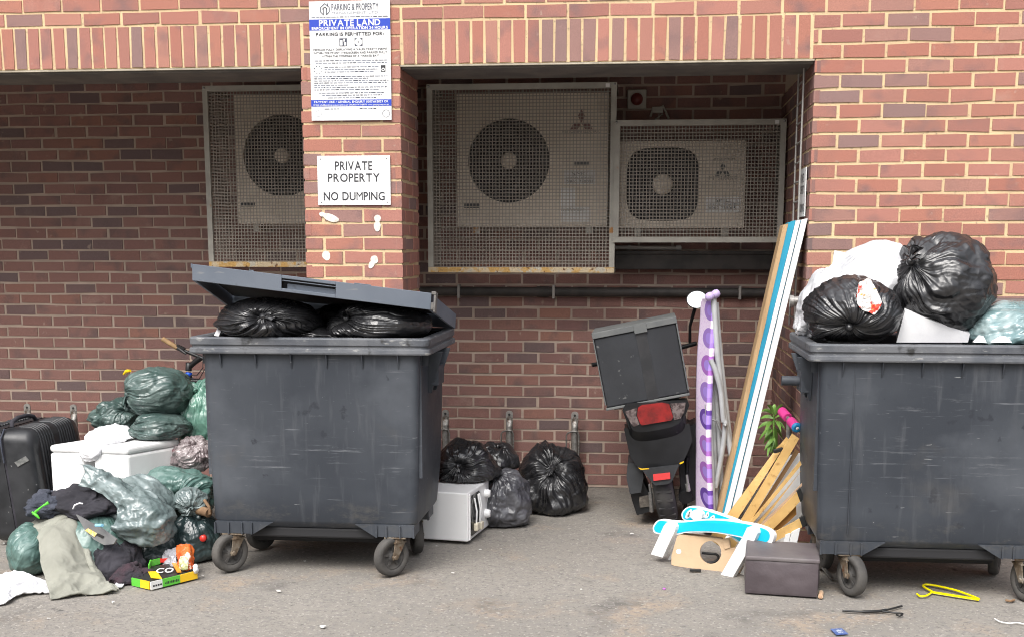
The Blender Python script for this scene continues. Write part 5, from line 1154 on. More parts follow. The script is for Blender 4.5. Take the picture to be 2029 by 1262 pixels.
for k in range(26):
    a = 2*math.pi*k/26; d = uy_*math.cos(a)+uz_*math.sin(a)
    for s in (-1, 1):
        tn = np.cross(ux_, d); mb.obox(axl+d*.232+ux_*s*.026+tn*.004*s, ux_*.020, tn*.006, d*.006)
rt_ = part('rear_tyre', mb, mat('moped_tyre', (.028, .028, .03), (.05, .048, .046), 8, .8), t)
mb = MB(); mb.lathe([(0, .05), (.05, .05), (.13, .03), (.145, .045), (.145, -.045), (.13, -.03), (.05, -.05), (0, -.05)], axl, ux_, 32); part('rim', mb, M_MOPG, rt_)
faxl = LM(0, .86, .215); mb = MB(); mb.lathe([(.13, -.04), (.17, -.05), (.2, -.04), (.215, 0), (.2, .04), (.17, .05), (.13, .04), (.13, -.04)], faxl, ux_, 40); f_ = part('front_tyre', mb, MATS['moped_tyre'], t)
mb = MB(); mb.lathe([(0, .04), (.05, .04), (.12, .02), (.135, .035), (.135, -.035), (.12, -.02), (.05, -.04), (0, -.04)], faxl, ux_, 32); part('rim', mb, M_MOPG, f_)
# tail body, seat, leg shield
mb = MB(); rings = []
for y, w, z0, z1 in ((-.20, .15, .60, .735), (-.16, .172, .52, .75), (-.05, .178, .46, .75), (.15, .17, .42, .74), (.40, .13, .36, .70), (.46, .10, .36, .62)):
    a = np.linspace(0, 2*math.pi, 28, endpoint=False); cz, hz = (z0+z1)/2, (z1-z0)/2
    rings.append(np.array([LM(.03+w*np.sign(math.cos(q))*abs(math.cos(q))**.6, y, cz+hz*np.sign(math.sin(q))*abs(math.sin(q))**.6) for q in a]))
mb.grid(np.array(rings), False, True); mb.add(rings[0], [tuple(range(28))]); mb.add(rings[-1], [tuple(range(28))[::-1]]); part('tail_body', mb, M_MOP, t)
mb = MB(); lbox(mb, -.10, .16, .02, .42, .742, .80); part('seat', mb, M_MOP, t, .02)
mb = MB(); lbox(mb, -.12, .14, .45, .72, .26, .31); part('footboard', mb, M_MOP, t, .015)
mb = MB(); lbox(mb, -.17, .20, .68, .72, .30, .86, tx=.9); part('leg_shield', mb, M_MOP, t, .02)
mb = MB(); mb.tube([LM(.02, .72, .9), LM(.02, .78, .6), LM(0, .84, .4)], .03, 12)
for s in (-1, 1): mb.tube([LM(s*.07, .82, .44), faxl+ux_*s*.07], .018, 10)
part('fork', mb, M_MOPG, t)
mb = MB(); mb.tube([LM(-.32, .60, .98), LM(-.1, .68, .96), LM(.1, .68, .96), LM(.36, .60, .99)], .014, 10); lbox(mb, -.10, .14, .62, .76, .90, 1.02); part('handlebar', mb, M_MOP, t, .004)
# lamp cluster in the photo's outline
def lpx(pts, Y, off, mi=0): mb.prism([at(x, y, Y) for x, y in pts], off, mi)
mb = MB(); lpx([(1264, 807), (1272, 802), (1312, 797), (1326, 800), (1334, 826), (1330, 832), (1272, 842), (1268, 838), (1262, 822)], .285, V(0, .06, 0)); part('tail_lamp', mb, M_LRED, t, .008, seg=3)
mb = MB(); lpx([(1238, 815), (1262, 807), (1260.5, 822), (1267, 840), (1256, 845), (1250, 838)], .295, V(0, .06, 0)); part('indicator', mb, M_LCLEAR, t, .006)
mb = MB(); lpx([(1328, 799), (1359, 797), (1356, 815), (1348, 829), (1336, 831)], .295, V(0, .06, 0)); part('indicator', mb, M_LCLEAR, t, .006)
mb = MB(); lpx([(1233, 812), (1240, 800), (1362, 792), (1366, 802), (1352, 838), (1330, 846), (1262, 852), (1248, 850)], .312, V(0, .10, 0)); part('lamp_surround', mb, M_MOP, t, .01)
mb = MB(); lpx([(1236, 848), (1366, 838), (1372, 872), (1358, 906), (1342, 928), (1268, 932), (1248, 902)], .33, V(0, .18, 0)); part('tail_skirt', mb, M_MOP, t, .02)
mb = MB(); lpx([(1262, 858), (1305, 851), (1345, 848), (1342, 856), (1306, 861), (1268, 868)], .322, V(0, .02, 0)); part('grab_bar', mb, M_MOPG, t, .004)
for x, y in ((1274, 857), (1333, 849)): mb = MB(); mb.lathe([(0, .006), (.008, .005), (.009, 0)], at(x, y, .322), (0, -1, 0), 12); part('bolt', mb, M_SILV, t)
mb = MB(); lpx([(1272, 930), (1345, 922), (1332, 952), (1325, 958), (1298, 961), (1292, 955)], .235, V(0, .05, 0)); part('mudguard', mb, M_MOPG, t, .006)
mb = MB(); lpx([(1294, 939), (1327.5, 935.5), (1328, 948), (1295, 952)], .226, V(0, .008, 0)); part('reflector', mb, mat('reflector_red', (.55, .05, .05), rough=.25), t, .002)
mb = MB(); lpx([(1265, 926), (1272, 928), (1286, 927), (1286, 928.5), (1270, 930)], .232, V(0, .006, 0)); lpx([(1346, 917), (1355, 913), (1354, 916), (1348, 919)], .232, V(0, .006, 0)); part('yellow_strip', mb, mat('yellow_tape', (.75, .45, .01), rough=.4), t)
mb = MB(); lpx([(1244, 917), (1272, 915), (1275, 946), (1270, 975), (1248, 978), (1241, 945)], .36, V(0, .30, 0)); part('air_filter_case', mb, M_MOPG, t, .012)
mb = MB(); lpx([(1243, 950), (1272, 948), (1290, 985), (1290, 1012), (1262, 1020), (1252, 990)], .40, V(0, .35, 0)); part('engine_case', mb, M_MOP, t, .015)
mb = MB(); lpx([(1266, 984), (1290, 980), (1290, 1002), (1268, 1005)], .385, V(0, .04, 0)); part('exhaust_bracket', mb, mat('dirty_metal', (.16, .14, .12), (.08, .07, .06), 30, .6, metal=.4), t, .004)
mb = MB(); mb.tube([at(1287, 958, .36), at(1289, 975, .36)], .009, 10); mb.tube([at(1289, 975, .36), at(1291, 1012, .40)], .014, 10); part('shock_absorber', mb, M_SILV, t)
mb = MB(); mb.tube([at(1361, 940, .36), at(1363, 958, .36)], .008, 10); mb.tube([at(1362, 958, .365), at(1364, 972, .37)], .014, 10); part('shock_absorber', mb, M_SILV, t)
mb = MB(); mb.tube([at(1358, 985, .40), at(1362, 950, .62), at(1366, 940, .85)], [.042, .042, .022], 16); part('exhaust', mb, M_MOP, t)
mb = MB(); lpx([(1348, 850), (1380, 838), (1383, 940), (1378, 990), (1352, 1000), (1346, 930)], .44, V(0, .25, 0)); part('side_cover', mb, M_MOP, t, .015)
mb = MB(); mb.tube([at(1362, 905, .42), at(1358, 1000, .5), at(1356, 1035, .56)], .012, 8); part('stand', mb, M_MOP, t)
for px, py, sgn in ((1381, 594, 1),):
    c = at(px, py, .98); mb = MB(); n_ = unit(V(-.05*sgn, -1, .16)); a_ = unit(np.cross(n_, (0, 0, 1))); b_ = np.cross(a_, n_); q = np.linspace(0, 2*math.pi, 28, endpoint=False)
    E_ = lambda s, d: c+n_*d+np.outer(np.cos(q)*.062*s, a_)+np.outer(np.sin(q)*.052*s, b_)
    mb.grid(np.array([E_(.55, -.045), E_(.9, -.03), E_(1.08, 0), E_(1.06, .004), E_(1.0, .004)]), False, True); mb.add(E_(.55, -.045), [tuple(range(28))])
    base = LM(.34*sgn-.02, .62, 1.0); mb.tube([c+V(-.01*sgn, .02, -.05), (c+base)/2+V(-.02*sgn, .02, -.03), base], [.012, .010, .010], 8)
    m_ = part('mirror', mb, M_MOP, t); mb = MB(); mb.add(E_(1.0, .0035), [tuple(range(28))[::-1]]); part('mirror_glass', mb, M_MIRROR, m_)
# the box on its rack
mb = MB(); lbox(mb, -.2, .2, -.12, .30, .752, .770); part('rack', mb, M_MOP, t, .004)
bt = thing('delivery_box', 'square black delivery box strapped on the rear rack of the moped', 'box', LM(0, .1, .772))
mb = MB(); lbox(mb, -.238, .242, -.148, .30, .775, 1.185); part('box_body', mb, M_BOX, bt, .008)
mb = MB(); lbox(mb, -.246, .252, -.158, .31, 1.1865, 1.222); lbox(mb, -.246, -.239, -.158, .31, .79, 1.186); lbox(mb, .243, .252, -.158, .31, .79, 1.186); part('lid', mb, M_BOXTOP, bt, .006)
mb = MB(); lbox(mb, -.244, .25, -.156, .308, .760, .774); part('bottom_tray', mb, M_BOXTOP, bt, .003)
mb = MB(); lbox(mb, .005, .068, -.1495, -.1482, .776, 1.185); part('tape_strip', mb, M_TAPE, bt)
mb = MB(); lbox(mb, .0, .075, -.164, -.1585, 1.17, 1.224); part('lid_tab', mb, M_BOXTOP, bt, .002)

# ------------------------------------------------------------------ ironing board
def iron_mat():
    m = bpy.data.materials.new('purple_circles'); m.use_nodes = True; n, l = m.node_tree.nodes, m.node_tree.links; b = n['Principled BSDF']; b.inputs['Roughness'].default_value = .8
    tc = n.new('ShaderNodeTexCoord'); sx = n.new('ShaderNodeSeparateXYZ'); l.new(tc.outputs['UV'], sx.inputs[0])
    def M(op, a, c=None):
        x = n.new('ShaderNodeMath'); x.operation = op
        for i, q in enumerate((a, c)):
            if q is None: continue
            if isinstance(q, (int, float)): x.inputs[i].default_value = q
            else: l.new(q, x.inputs[i])
        return x.outputs[0]
    v = M('DIVIDE', sx.outputs['Y'], .152); fl = M('FLOOR', v); fr = M('MULTIPLY', M('SUBTRACT', M('FRACT', v), .5), .152)
    du = M('SUBTRACT', sx.outputs['X'], .045); d = M('SQRT', M('ADD', M('MULTIPLY', M('MULTIPLY', du, .36), M('MULTIPLY', du, .36)), M('MULTIPLY', fr, fr)))
    wn_ = n.new('ShaderNodeTexWhiteNoise'); wn_.noise_dimensions = '1D'; l.new(fl, wn_.inputs['W'])
    cr = n.new('ShaderNodeValToRGB'); el = cr.color_ramp.elements; cr.color_ramp.interpolation = 'CONSTANT'
    el[0].color = (.13, .05, .34, 1); el[1].position = .35; el[1].color = (.33, .19, .56, 1); e = el.new(.7); e.color = (.38, .14, .50, 1); l.new(wn_.outputs['Value'], cr.inputs['Fac'])
    outer = M('LESS_THAN', d, .056); inner = M('LESS_THAN', d, .030)
    tn = n.new('ShaderNodeTexNoise'); tn.inputs['Scale'].default_value = 60; l.new(tc.outputs['UV'], tn.inputs['Vector'])
    bgc = n.new('ShaderNodeMix'); bgc.data_type = 'RGBA'; mr = n.new('ShaderNodeMapRange'); mr.inputs['From Min'].default_value = .5; mr.inputs['From Max'].default_value = .62; l.new(tn.outputs['Fac'], mr.inputs['Value']); l.new(mr.outputs[0], bgc.inputs['Factor']); bgc.inputs[6].default_value = (.84, .70, .89, 1); bgc.inputs[7].default_value = (.74, .56, .82, 1)
    m1 = n.new('ShaderNodeMix'); m1.data_type = 'RGBA'; l.new(outer, m1.inputs['Factor']); l.new(bgc.outputs[2], m1.inputs[6]); l.new(cr.outputs['Color'], m1.inputs[7])
    m2 = n.new('ShaderNodeMix'); m2.data_type = 'RGBA'; l.new(M('MULTIPLY', inner, M('GREATER_THAN', wn_.outputs['Value'], .0)), m2.inputs['Factor']); l.new(m1.outputs[2], m2.inputs[6]); m2.inputs[7].default_value = (.38, .25, .72, 1)
    l.new(m2.outputs[2], b.inputs['Base Color']); return m
t = thing('ironing_board', 'folded ironing board on end, purple circle cover and grey tube legs', 'ironing board', (1.70, .2, 0))
rows = []
for y, xl, xr, Yl, Yr in ((592, 1391, 1402, .36, .16), (606, 1388, 1410, .40, .13), (640, 1386, 1409.5, .42, .12), (700, 1381, 1406, .42, .11), (780, 1378.5, 1402, .42, .10), (880, 1378, 1400, .42, .09), (1000, 1378, 1404, .42, .08), (1052, 1379, 1405, .42, .07)):
    rows.append([(xl+(xr-xl)*k/4, y, Yl+(Yr-Yl)*k/4) for k in range(5)])
G = patch(rows, 90, 16)
def uvpart(name, G, m, parent, thick):
    B = G+V(thick, .012, 0); mb = MB(); n_, k_ = G.shape[:2]
    L_ = np.concatenate([G, B[:, ::-1]], 1); mb.grid(L_, False, True, 0, True)
    o = part(name, mb, m, parent); me = o.data; uv = me.uv_layers.new(name='uv')
    w = np.linspace(0, .32, k_); uu = np.concatenate([w, w[::-1]]); idx = np.zeros(len(me.loops), np.int32); me.loops.foreach_get('vertex_index', idx)
    zz = L_[..., 2].reshape(-1); cc = np.stack([.32-np.tile(uu, n_)[idx]+.14-.14, zz[idx]], -1); uv.data.foreach_set('uv', cc.astype(np.float32).ravel()); return o
uvpart('cover', G, iron_mat(), t, .028)
M_TUBE = mat('grey_tube', (.46, .47, .48), (.38, .39, .40), 9, .4, metal=.15); M_LILAC = mat('lilac_cap', (.42, .33, .55), rough=.45)
mb = MB()
for path, r in (([(1403, 800, .14), (1408, 900, .13), (1413, 1046, .12)], .019), ([(1408, 690, .20), (1412, 800, .19), (1420, 1040, .18)], .015)):
    mb.tube([at(*p) for p in path], r, 12)
part('frame', mb, M_TUBE, t)
def leg(paths, capx):
    mb = MB()
    for path, r in paths: mb.tube(crom([at(*p) for p in path], 24), r, 12)
    o = part('leg', mb, M_TUBE, t)
    if capx: mb = MB(); c = at(*capx); mb.lathe([(.001, -.026), (.016, -.022), (.024, -.008), (.024, .008), (.016, .022), (.001, .026)], c, (.8, -.2, .55), 18); part('foot_cap', mb, M_LILAC, o)
leg([([(1414, 590, .13), (1420, 680, .13), (1432, 800, .14), (1450, 905, .15), (1468, 986, .16)], .0165), ([(1419, 600, .17), (1426, 690, .17), (1438, 800, .18), (1450, 900, .19)], .015)], (1418, 583, .12))
leg([([(1408, 712, .10), (1418, 735, .10), (1428, 775, .11), (1433, 830, .12), (1437, 842, .12), (1430, 900, .13), (1418, 965, .15)], .0145), ([(1412, 600, .2), (1416, 740, .2), (1424, 860, .2), (1434, 1045, .2)], .015)], (1406, 588, .10))
mb = MB(); mb.tube([at(1410, 830, .14), at(1420, 833, .14), at(1436, 870, .15)], .006, 8); mb.lathe([(0, .016), (.01, .015), (.011, -.01)], at(1437, 842, .10), (0, -1, 0), 12); part('catch', mb, M_SILV, t)

# ------------------------------------------------------------------ boards leaning on the side wall
M_WOODP = mat('pale_wood', (.43, .29, .155), (.36, .235, .12), 4, .7, stretch=(8, 8, .8), bump=.15, bscale=90, spots=[((.26, .16, .08), 30, .62, .7)]); M_TEALP = mat('teal_board', (.02, .27, .40), (.015, .21, .33), 3, .5); M_WBOARD = mat('white_board', (.76, .77, .77), (.68, .69, .69), 4, .4)
def lean(name, label, xt0, xt1, yt, xb0, xb1, yb, Y, dep, m):
    mb = MB(); mb.prism([at(xb0, yb, Y), at(xb1, yb, Y), at(xt1, yt-(xt1-xt0)*.35, Y), at(xt0, yt, Y)], V(0, dep, 0)); return single(name, mb, m, label, 'board', 'boards leaning on the side wall', bevel=.002)
lean('wooden_board', 'pale wooden board, leftmost of the boards leaning on the side wall', 1552, 1562, 447, 1411, 1420, 1062, .06, .16, M_WOODP)
lean('teal_board', 'teal blue board between the wooden one and the white ones', 1562.5, 1576.5, 442, 1420.3, 1423, 1062, .062, .15, M_TEALP)
lean('white_board', 'white board leaning right against the teal one', 1577, 1586, 439, 1423.3, 1434, 1064, .05, .15, M_WBOARD)
lean('teal_board', 'thin teal strip between the two leaning white boards', 1586.3, 1588, 437, 1434.3, 1436.3, 1064, .07, .1, M_TEALP)
lean('white_board', 'outermost white board leaning against the side wall', 1588.3, 1600.5, 437, 1436.6, 1449, 1066, .04, .15, M_WBOARD)

# ------------------------------------------------------------------ weed growing at the wall
M_LEAF = mat('leaf_green', (.10, .21, .035), (.16, .30, .06), 12, .5, spots=[((.06, .13, .03), 20, .58, .7)])
t = thing('weed', 'leafy green weed growing beside the right bin', 'plant', (2.10, .10, 0)); rs = np.random.RandomState(5)
root = V(2.135, .12, 0); tip = at(1533, 822, .02)
mb = MB(); mb.tube(crom([root, root+V(-.02, -.02, .35), at(1534, 880, .03), tip], 16), .006, 8); part('stem', mb, M_LEAF, t)
lv = [((1532, 828), (1502, 832), -8), ((1530, 838), (1500, 850), -6), ((1528, 846), (1503, 872), -2), ((1530, 850), (1515, 868), 0), ((1532, 822), (1508, 815), -9), ((1534, 820), (1520, 802), -4), ((1535, 822), (1552, 800), -3), ((1536, 832), (1548, 856), -6), ((1535, 845), (1540, 882), 2), ((1532, 856), (1512, 880), 0), ((1534, 862), (1526, 898), 3),
      ((1537, 850), (1552, 872), -4), ((1536, 862), (1540, 900), 2), ((1533, 868), (1514, 892), -3), ((1535, 828), (1560, 826), -8), ((1534, 816), (1534, 800), 0), ((1530, 860), (1520, 905), 4), ((1536, 840), (1556, 850), -8), ((1531, 834), (1514, 858), -6), ((1536, 870), (1530, 906), 2)]
for i, (p0, p1, lift) in enumerate(lv):
    a, b = at(*p0, .02+rs.uniform(-.03, .03)), at(*p1, rs.uniform(-.12, .10)); m_ = (a+b)/2+V(0, rs.uniform(-.03, .02), .018-lift*.0022); d = unit(b-a); sd_ = unit(np.cross(d, V(rs.uniform(-.3, .3), -1, rs.uniform(.1, .9))))
    s = np.linspace(0, 1, 12)[:, None]; C_ = (1-s)**2*a+2*s*(1-s)*m_+s*s*b; w = .0105*np.sin(np.pi*np.clip(s, .02, 1)**.75)**.8
    G = np.stack([C_-sd_*w, C_-V(0, .0035, .0015)*np.sin(np.pi*s), C_+sd_*w], 1); mb = MB(); mb.grid(G); part('leaf', mb, M_LEAF, t)

# ------------------------------------------------------------------ pink scooter handlebar
M_PINK = mat('pink_foam', (.62, .045, .24), (.52, .03, .20), 15, .8); M_BLUECAP = mat('blue_cap', (.02, .22, .45), rough=.4)
t = thing('kick_scooter', 'handlebar of a child scooter with pink grips and a blue end cap', 'scooter', (2.14, -.2, 0))
e0, e1 = at(1549, 814, -.08), at(1579, 847, -.30); ax = unit(e1-e0); Lh = np.linalg.norm(e1-e0)
for a, b in ((0, .40), (.60, .97)): mb = MB(); mb.tube([e0+ax*Lh*a, e0+ax*Lh*(a+.02), e0+ax*Lh*(b-.02), e0+ax*Lh*b], [.023, .026, .026, .023], 18); part('grip', mb, M_PINK, t)
mb = MB(); mb.tube([e0, e1], .011, 12); mid = (e0+e1)/2; mb.tube([mid, mid+V(.02, .10, -.32), V(2.07, -.02, .03)], .015, 12); part('stem', mb, M_SILV, t)
mb = MB(); mb.lathe([(.026, -.012), (.028, -.004), (.024, .006), (.009, .008), (.008, .003), (0, .003)], e1, ax, 22); part('end_cap', mb, M_BLUECAP, t)
mb = MB(); mb.lathe([(0, .0105), (.008, .010), (.009, .006)], e1, ax, 12); part('cap_bolt', mb, M_WHITEPAINT, t)

# ------------------------------------------------------------------ bed slats fanned against the right bin
M_SLAT = mat('slat_birch', (.62, .40, .15), (.55, .34, .12), 3, .55, stretch=(3, 3, 3), bump=.1, bscale=60, spots=[((.40, .22, .07), 11, .60, .72)])
M_SLATP = mat('slat_pinkish', (.50, .34, .22), (.42, .28, .18), 4, .6); M_SLATB = mat('slat_brown', (.34, .20, .09), (.28, .16, .07), 5, .6); M_CAP = mat('slat_cap', (.018, .018, .018), rough=.5)
def zz(x, y): return (1430+x/5.05, 840+y/5.05)
def slat(label, b0, b1, t0, t1, Yb, Yt, m=M_SLAT, cap=False, th=.010, ext=0.0):
    """b0,b1 lower end corners, t0,t1 upper end corners in the enlarged crop; ext lengthens it downwards behind the blue rails"""
    t = thing('loose_board', label, 'bed slat', (2, -.4, 0), 'loose bed slats fanned against the right bin')
    B0, B1, T0, T1 = at(*zz(*b0), Yb), at(*zz(*b1), Yb), at(*zz(*t0), Yt), at(*zz(*t1), Yt)
    B0, B1 = B0+(B0-T0)*ext, B1+(B1-T1)*ext; s = np.linspace(0, 1, 9); off = V(0, th, 0); bow = .012
    P0 = np.array([B0+(T0-B0)*q-V(0, bow*math.sin(math.pi*q), 0) for q in s]); P1 = np.array([B1+(T1-B1)*q-V(0, bow*math.sin(math.pi*q), 0) for q in s])
    mb = MB(); mb.grid(np.stack([P0, P1, P1+off, P0+off], 1), False, True, 0, False); mb.add([P0[0], P1[0], P1[0]+off, P0[0]+off], [(0, 1, 2, 3)]); mb.add([P0[-1], P1[-1], P1[-1]+off, P0[-1]+off], [(3, 2, 1, 0)])
    part('strip', mb, m, t)
    if cap:
        d = unit((T0+T1)/2-(B0+B1)/2); mb = MB(); e = (T1-T0)/2; mb.obox((T0+T1)/2+off/2-d*.004, e*1.2, d*.014, V(0, th*.5+.004, 0)); part('end_cap', mb, M_CAP, t, .002)
    return t
slat('long yellow slat, leftmost of the fan, with a black clip near its top', (48, 908), (152, 950), (520, 282), (612, 236), -.40, -.36, ext=.38)
slat('broken upper piece of slat with a notched end behind the leftmost slat', (545, 240), (620, 250), (648, 128), (680, 160), -.35, -.33)
slat('long yellow slat, second from the left, reaching highest with a notched tip', (188, 960), (282, 976), (706, 92), (776, 142), -.43, -.42, ext=.38)
slat('thin brown slat right behind the highest yellow slat', (290, 965), (320, 975), (745, 245), (775, 275), -.38, -.37, M_SLATB)
slat('narrow yellow slat crossing the white panel in the middle of the fan', (272, 982), (312, 984), (784, 366), (800, 402), -.44, -.43, ext=.2)
slat('narrow pale slat just under the narrow yellow one', (350, 990), (385, 1000), (770, 500), (790, 470), -.42, -.41, M_SLAT)
slat('thin pinkish slat ending at the bin edge', (385, 1005), (408, 1012), (835, 556), (842, 574), -.44, -.43, M_SLATP, ext=.1)
slat('wide yellow slat with a black end cap, under the pinkish one', (408, 1012), (505, 1055), (775, 652), (808, 744), -.47, -.46, cap=True, ext=.12)
slat('deep orange slat tucked below the wide capped slat', (505, 1058), (560, 1062), (742, 790), (748, 900), -.43, -.42, mat('slat_orange', (.50, .25, .06), (.42, .2, .05), 4, .6))
slat('short low yellow slat with a black end cap by the foot of the bin', (510, 1082), (548, 1162), (808, 926), (836, 1010), -.56, -.55, cap=True, ext=.15)
mb = MB(); mb.bar(at(*zz(520, 272), -.415), at(*zz(612, 246), -.405), .02, .02, (0, 0, 1)); single('plastic_clip', mb, M_CAP, 'black plastic clip on the leftmost long slat', 'clip', bevel=.003)
mb = MB(); board_px(mb, [zz(*p) for p in ((300, 1030), (395, 760), (690, 312), (800, 288), (806, 420), (840, 570), (842, 760), (800, 940), (740, 1230), (360, 1230))], lambda x, y: -.33-.0003*(y-900), V(.0, .02, .0)); single('white_sheet', mb, M_WHITEPAINT, 'white sheet standing behind the fan of slats', 'panel', bevel=.003)
for lb, q in (('left of the two short white boards standing behind the black ottoman', ((600, 1222), (655, 1225), (690, 1090), (640, 1105))), ('right of the two short white boards standing behind the black ottoman', ((662, 1226), (748, 1228), (785, 1040), (700, 1080)))):
    mb = MB(); q = [zz(*p) for p in q]; q[0] = (q[0][0]-6, q[0][1]+26); q[1] = (q[1][0]-6, q[1][1]+26); board_px(mb, q, -.58, V(0, .018, 0)); single('white_board', mb, M_WBOARD, lb, 'board', bevel=.003)

# ------------------------------------------------------------------ blue bed rails with white posts
M_CYAN = mat('cyan_paint', (.005, .52, .74), (.004, .47, .69), 3, .35)
Z4 = lambda pts: zo(pts, 1270, 980, 6.64)
YR = lambda x, y: -.42-.42*(x-1293)/237.0
def rail(label, outer, inner, posts, dY, extra=None):
    t = thing('bed_rail', label, 'bed rail', at(1410, 1100, -.6))
    f = lambda x, y: YR(x, y)+dY
    off = unit(V(.66, .75, 0))*.026
    mb = MB(); board_px(mb, Z4(smooth_closed(outer, 4)), f, off); part('rail_board', mb, M_WHITEPAINT, t, .003)
    mb = MB(); board_px(mb, Z4(smooth_closed(inner, 4)), lambda x, y: f(x, y)-.003, V(0, .0026, 0)); part('blue_face', mb, M_CYAN, t)
    for p in posts: mb = MB(); board_px(mb, Z4(p), lambda x, y: f(x, y)-.034, off*1.1); part('post', mb, M_WHITEPAINT, t, .004)
    return t
outer = [(155, 440), (178, 375), (250, 322), (400, 338), (560, 343), (750, 325), (900, 318), (1100, 325), (1300, 350), (1500, 385), (1670, 445), (1742, 515), (1735, 600), (1680, 650), (1500, 612), (1300, 555), (1000, 500), (800, 490), (600, 495), (450, 525), (300, 522), (185, 500)]
inner = [(172, 440), (195, 385), (255, 338), (400, 356), (560, 360), (750, 342), (900, 334), (1100, 341), (1300, 368), (1490, 405), (1640, 455), (1692, 510), (1680, 590), (1590, 636), (1500, 594), (1300, 538), (1000, 484), (800, 474), (600, 478), (450, 506), (300, 503), (200, 485)]
pl = [(130, 778), (285, 822), (450, 460), (457, 412), (430, 366), (385, 350), (335, 362), (300, 405)]; pr_ = [(1028, 1085), (1175, 1137), (1500, 580), (1535, 500), (1522, 435), (1462, 402), (1395, 428), (1345, 535)]
rail('front cyan blue bed rail with white edge and two white posts', outer, inner, [pl, pr_], 0)
outer2 = [(535, 280), (548, 212), (640, 148), (800, 175), (1000, 235), (1200, 305), (1330, 380), (1400, 560), (1350, 640), (1275, 622), (1150, 535), (900, 400), (700, 360), (570, 330)]
inner2 = [(552, 275), (565, 220), (645, 165), (800, 193), (1000, 252), (1190, 322), (1310, 392), (1370, 555), (1335, 612), (1285, 600), (1160, 518), (900, 384), (700, 344), (575, 315)]
t = rail('rear cyan blue bed rail with pale cut out shapes, behind the front one', outer2, inner2, [[(690, 330), (640, 280), (650, 225), (700, 195), (760, 198), (805, 240), (800, 300), (770, 345)], [(355, 850), (385, 858), (440, 720), (415, 705)], [(1268, 1098), (1345, 1138), (1440, 940), (1380, 900)]], .10)
for q in ([(585, 300), (600, 235), (640, 195), (668, 190), (660, 240), (630, 300)], [(815, 300), (850, 262), (868, 225), (895, 232), (890, 280), (860, 302)], [(905, 305), (935, 275), (960, 262), (972, 290), (960, 310)]):
    mb = MB(); board_px(mb, Z4(smooth_closed(q, 3)), lambda x, y: YR(x, y)+.10-.0045, V(0, .001, 0)); part('white_shape', mb, M_WHITEPAINT, t)
for q in ([(612, 262), (640, 215), (655, 225), (632, 290), (612, 292)], [(870, 262), (882, 240), (882, 268), (872, 276)], [(930, 296), (948, 282), (956, 294), (940, 302)]):
    mb = MB(); board_px(mb, Z4(q), lambda x, y: YR(x, y)+.10-.0062, V(0, .001, 0)); part('grey_shape', mb, mat('grey_print', (.09, .085, .085), (.3, .29, .29), 60, .5), t)
# cardboard with a round hole
def holed(outer, hc, rx, ry, Yf, off):
    n = 56; th = np.linspace(0, 2*math.pi, n, endpoint=False); P = np.array(outer, float); res = []
    for a in th:
        d = np.array([math.cos(a), math.sin(a)]); best = 0
        for p, q in zip(P, np.roll(P, -1, 0)):
            e = q-p; den = d[0]*e[1]-d[1]*e[0]
            if abs(den) < 1e-9: continue
            w = p-hc; s = (w[0]*e[1]-w[1]*e[0])/den; k = (w[0]*d[1]-w[1]*d[0])/den
            if s > 0 and -1e-9 <= k <= 1+1e-9: best = max(best, s)
        res.append(np.array(hc)+d*best)
    res = np.array(res)
    for p in P: res[np.argmin(((res-p)**2).sum(1))] = p
    inn = np.stack([hc[0]+rx*np.cos(th), hc[1]+ry*np.sin(th)], -1)
    A = np.array([at(x, y, Yf(x, y)) for x, y in Z4(res)]); B = np.array([at(x, y, Yf(x, y)) for x, y in Z4(inn)]); mb = MB()
    mb.grid(np.array([A, B, B+off, A+off]), True, True, 0, False); return mb
t = thing('cardboard_insert', 'cardboard insert with a big round hole propped under the front bed rail', 'cardboard', atz(1390, 1128))
YC = lambda x, y: -.50-.13*(x-1330)/140.0-.0005*(y-1060)
part('card_sheet', holed([(385, 890), (400, 800), (475, 540), (520, 518), (620, 530), (800, 550), (1070, 582), (1160, 560), (1180, 700), (1390, 670), (1300, 1018), (1050, 1010), (740, 975), (440, 930), (400, 915)], (915, 757), 142, 153, YC, V(.004, .012, 0)), M_CARD, t)
mb = MB(); board_px(mb, Z4([(545, 520), (1075, 585), (1080, 560), (800, 520), (560, 500)]), lambda x, y: YC(x, y)+.03, V(0, .004, 0)); part('top_flap', mb, M_BROWNCARD, t)
mb = MB(); board_px(mb, Z4([(1075, 600), (1150, 590), (1172, 690), (1105, 712)]), lambda x, y: YC(x, y)-.01, V(0, .004, 0)); part('side_flap', mb, M_CARD, t)
mb = MB(); board_px(mb, Z4([(497+33*math.cos(a), 742+33*math.sin(a)) for a in np.linspace(0, 2*math.pi, 18, endpoint=False)]), lambda x, y: YC(x, y)-.002, V(0, .001, 0)); part('white_disc', mb, M_WHITEPAINT, t)
mb = MB(); mb.tube(crom([at(*q, -.50) for q in Z4([(800, 760), (900, 770), (990, 780), (1020, 830), (960, 880), (870, 890)])], 20), .007, 8); single('black_strap', mb, M_CAP, 'black strap seen through the hole in the cardboard', 'strap')
mb = MB(); a, b = Z4([(640, 985), (790, 990)]); mb.bar(atz(*a, .008), atz(*b, .008), .02, .012); single('black_clip', mb, M_CAP, 'small black clip on the asphalt under the cardboard', 'clip', bevel=.002)
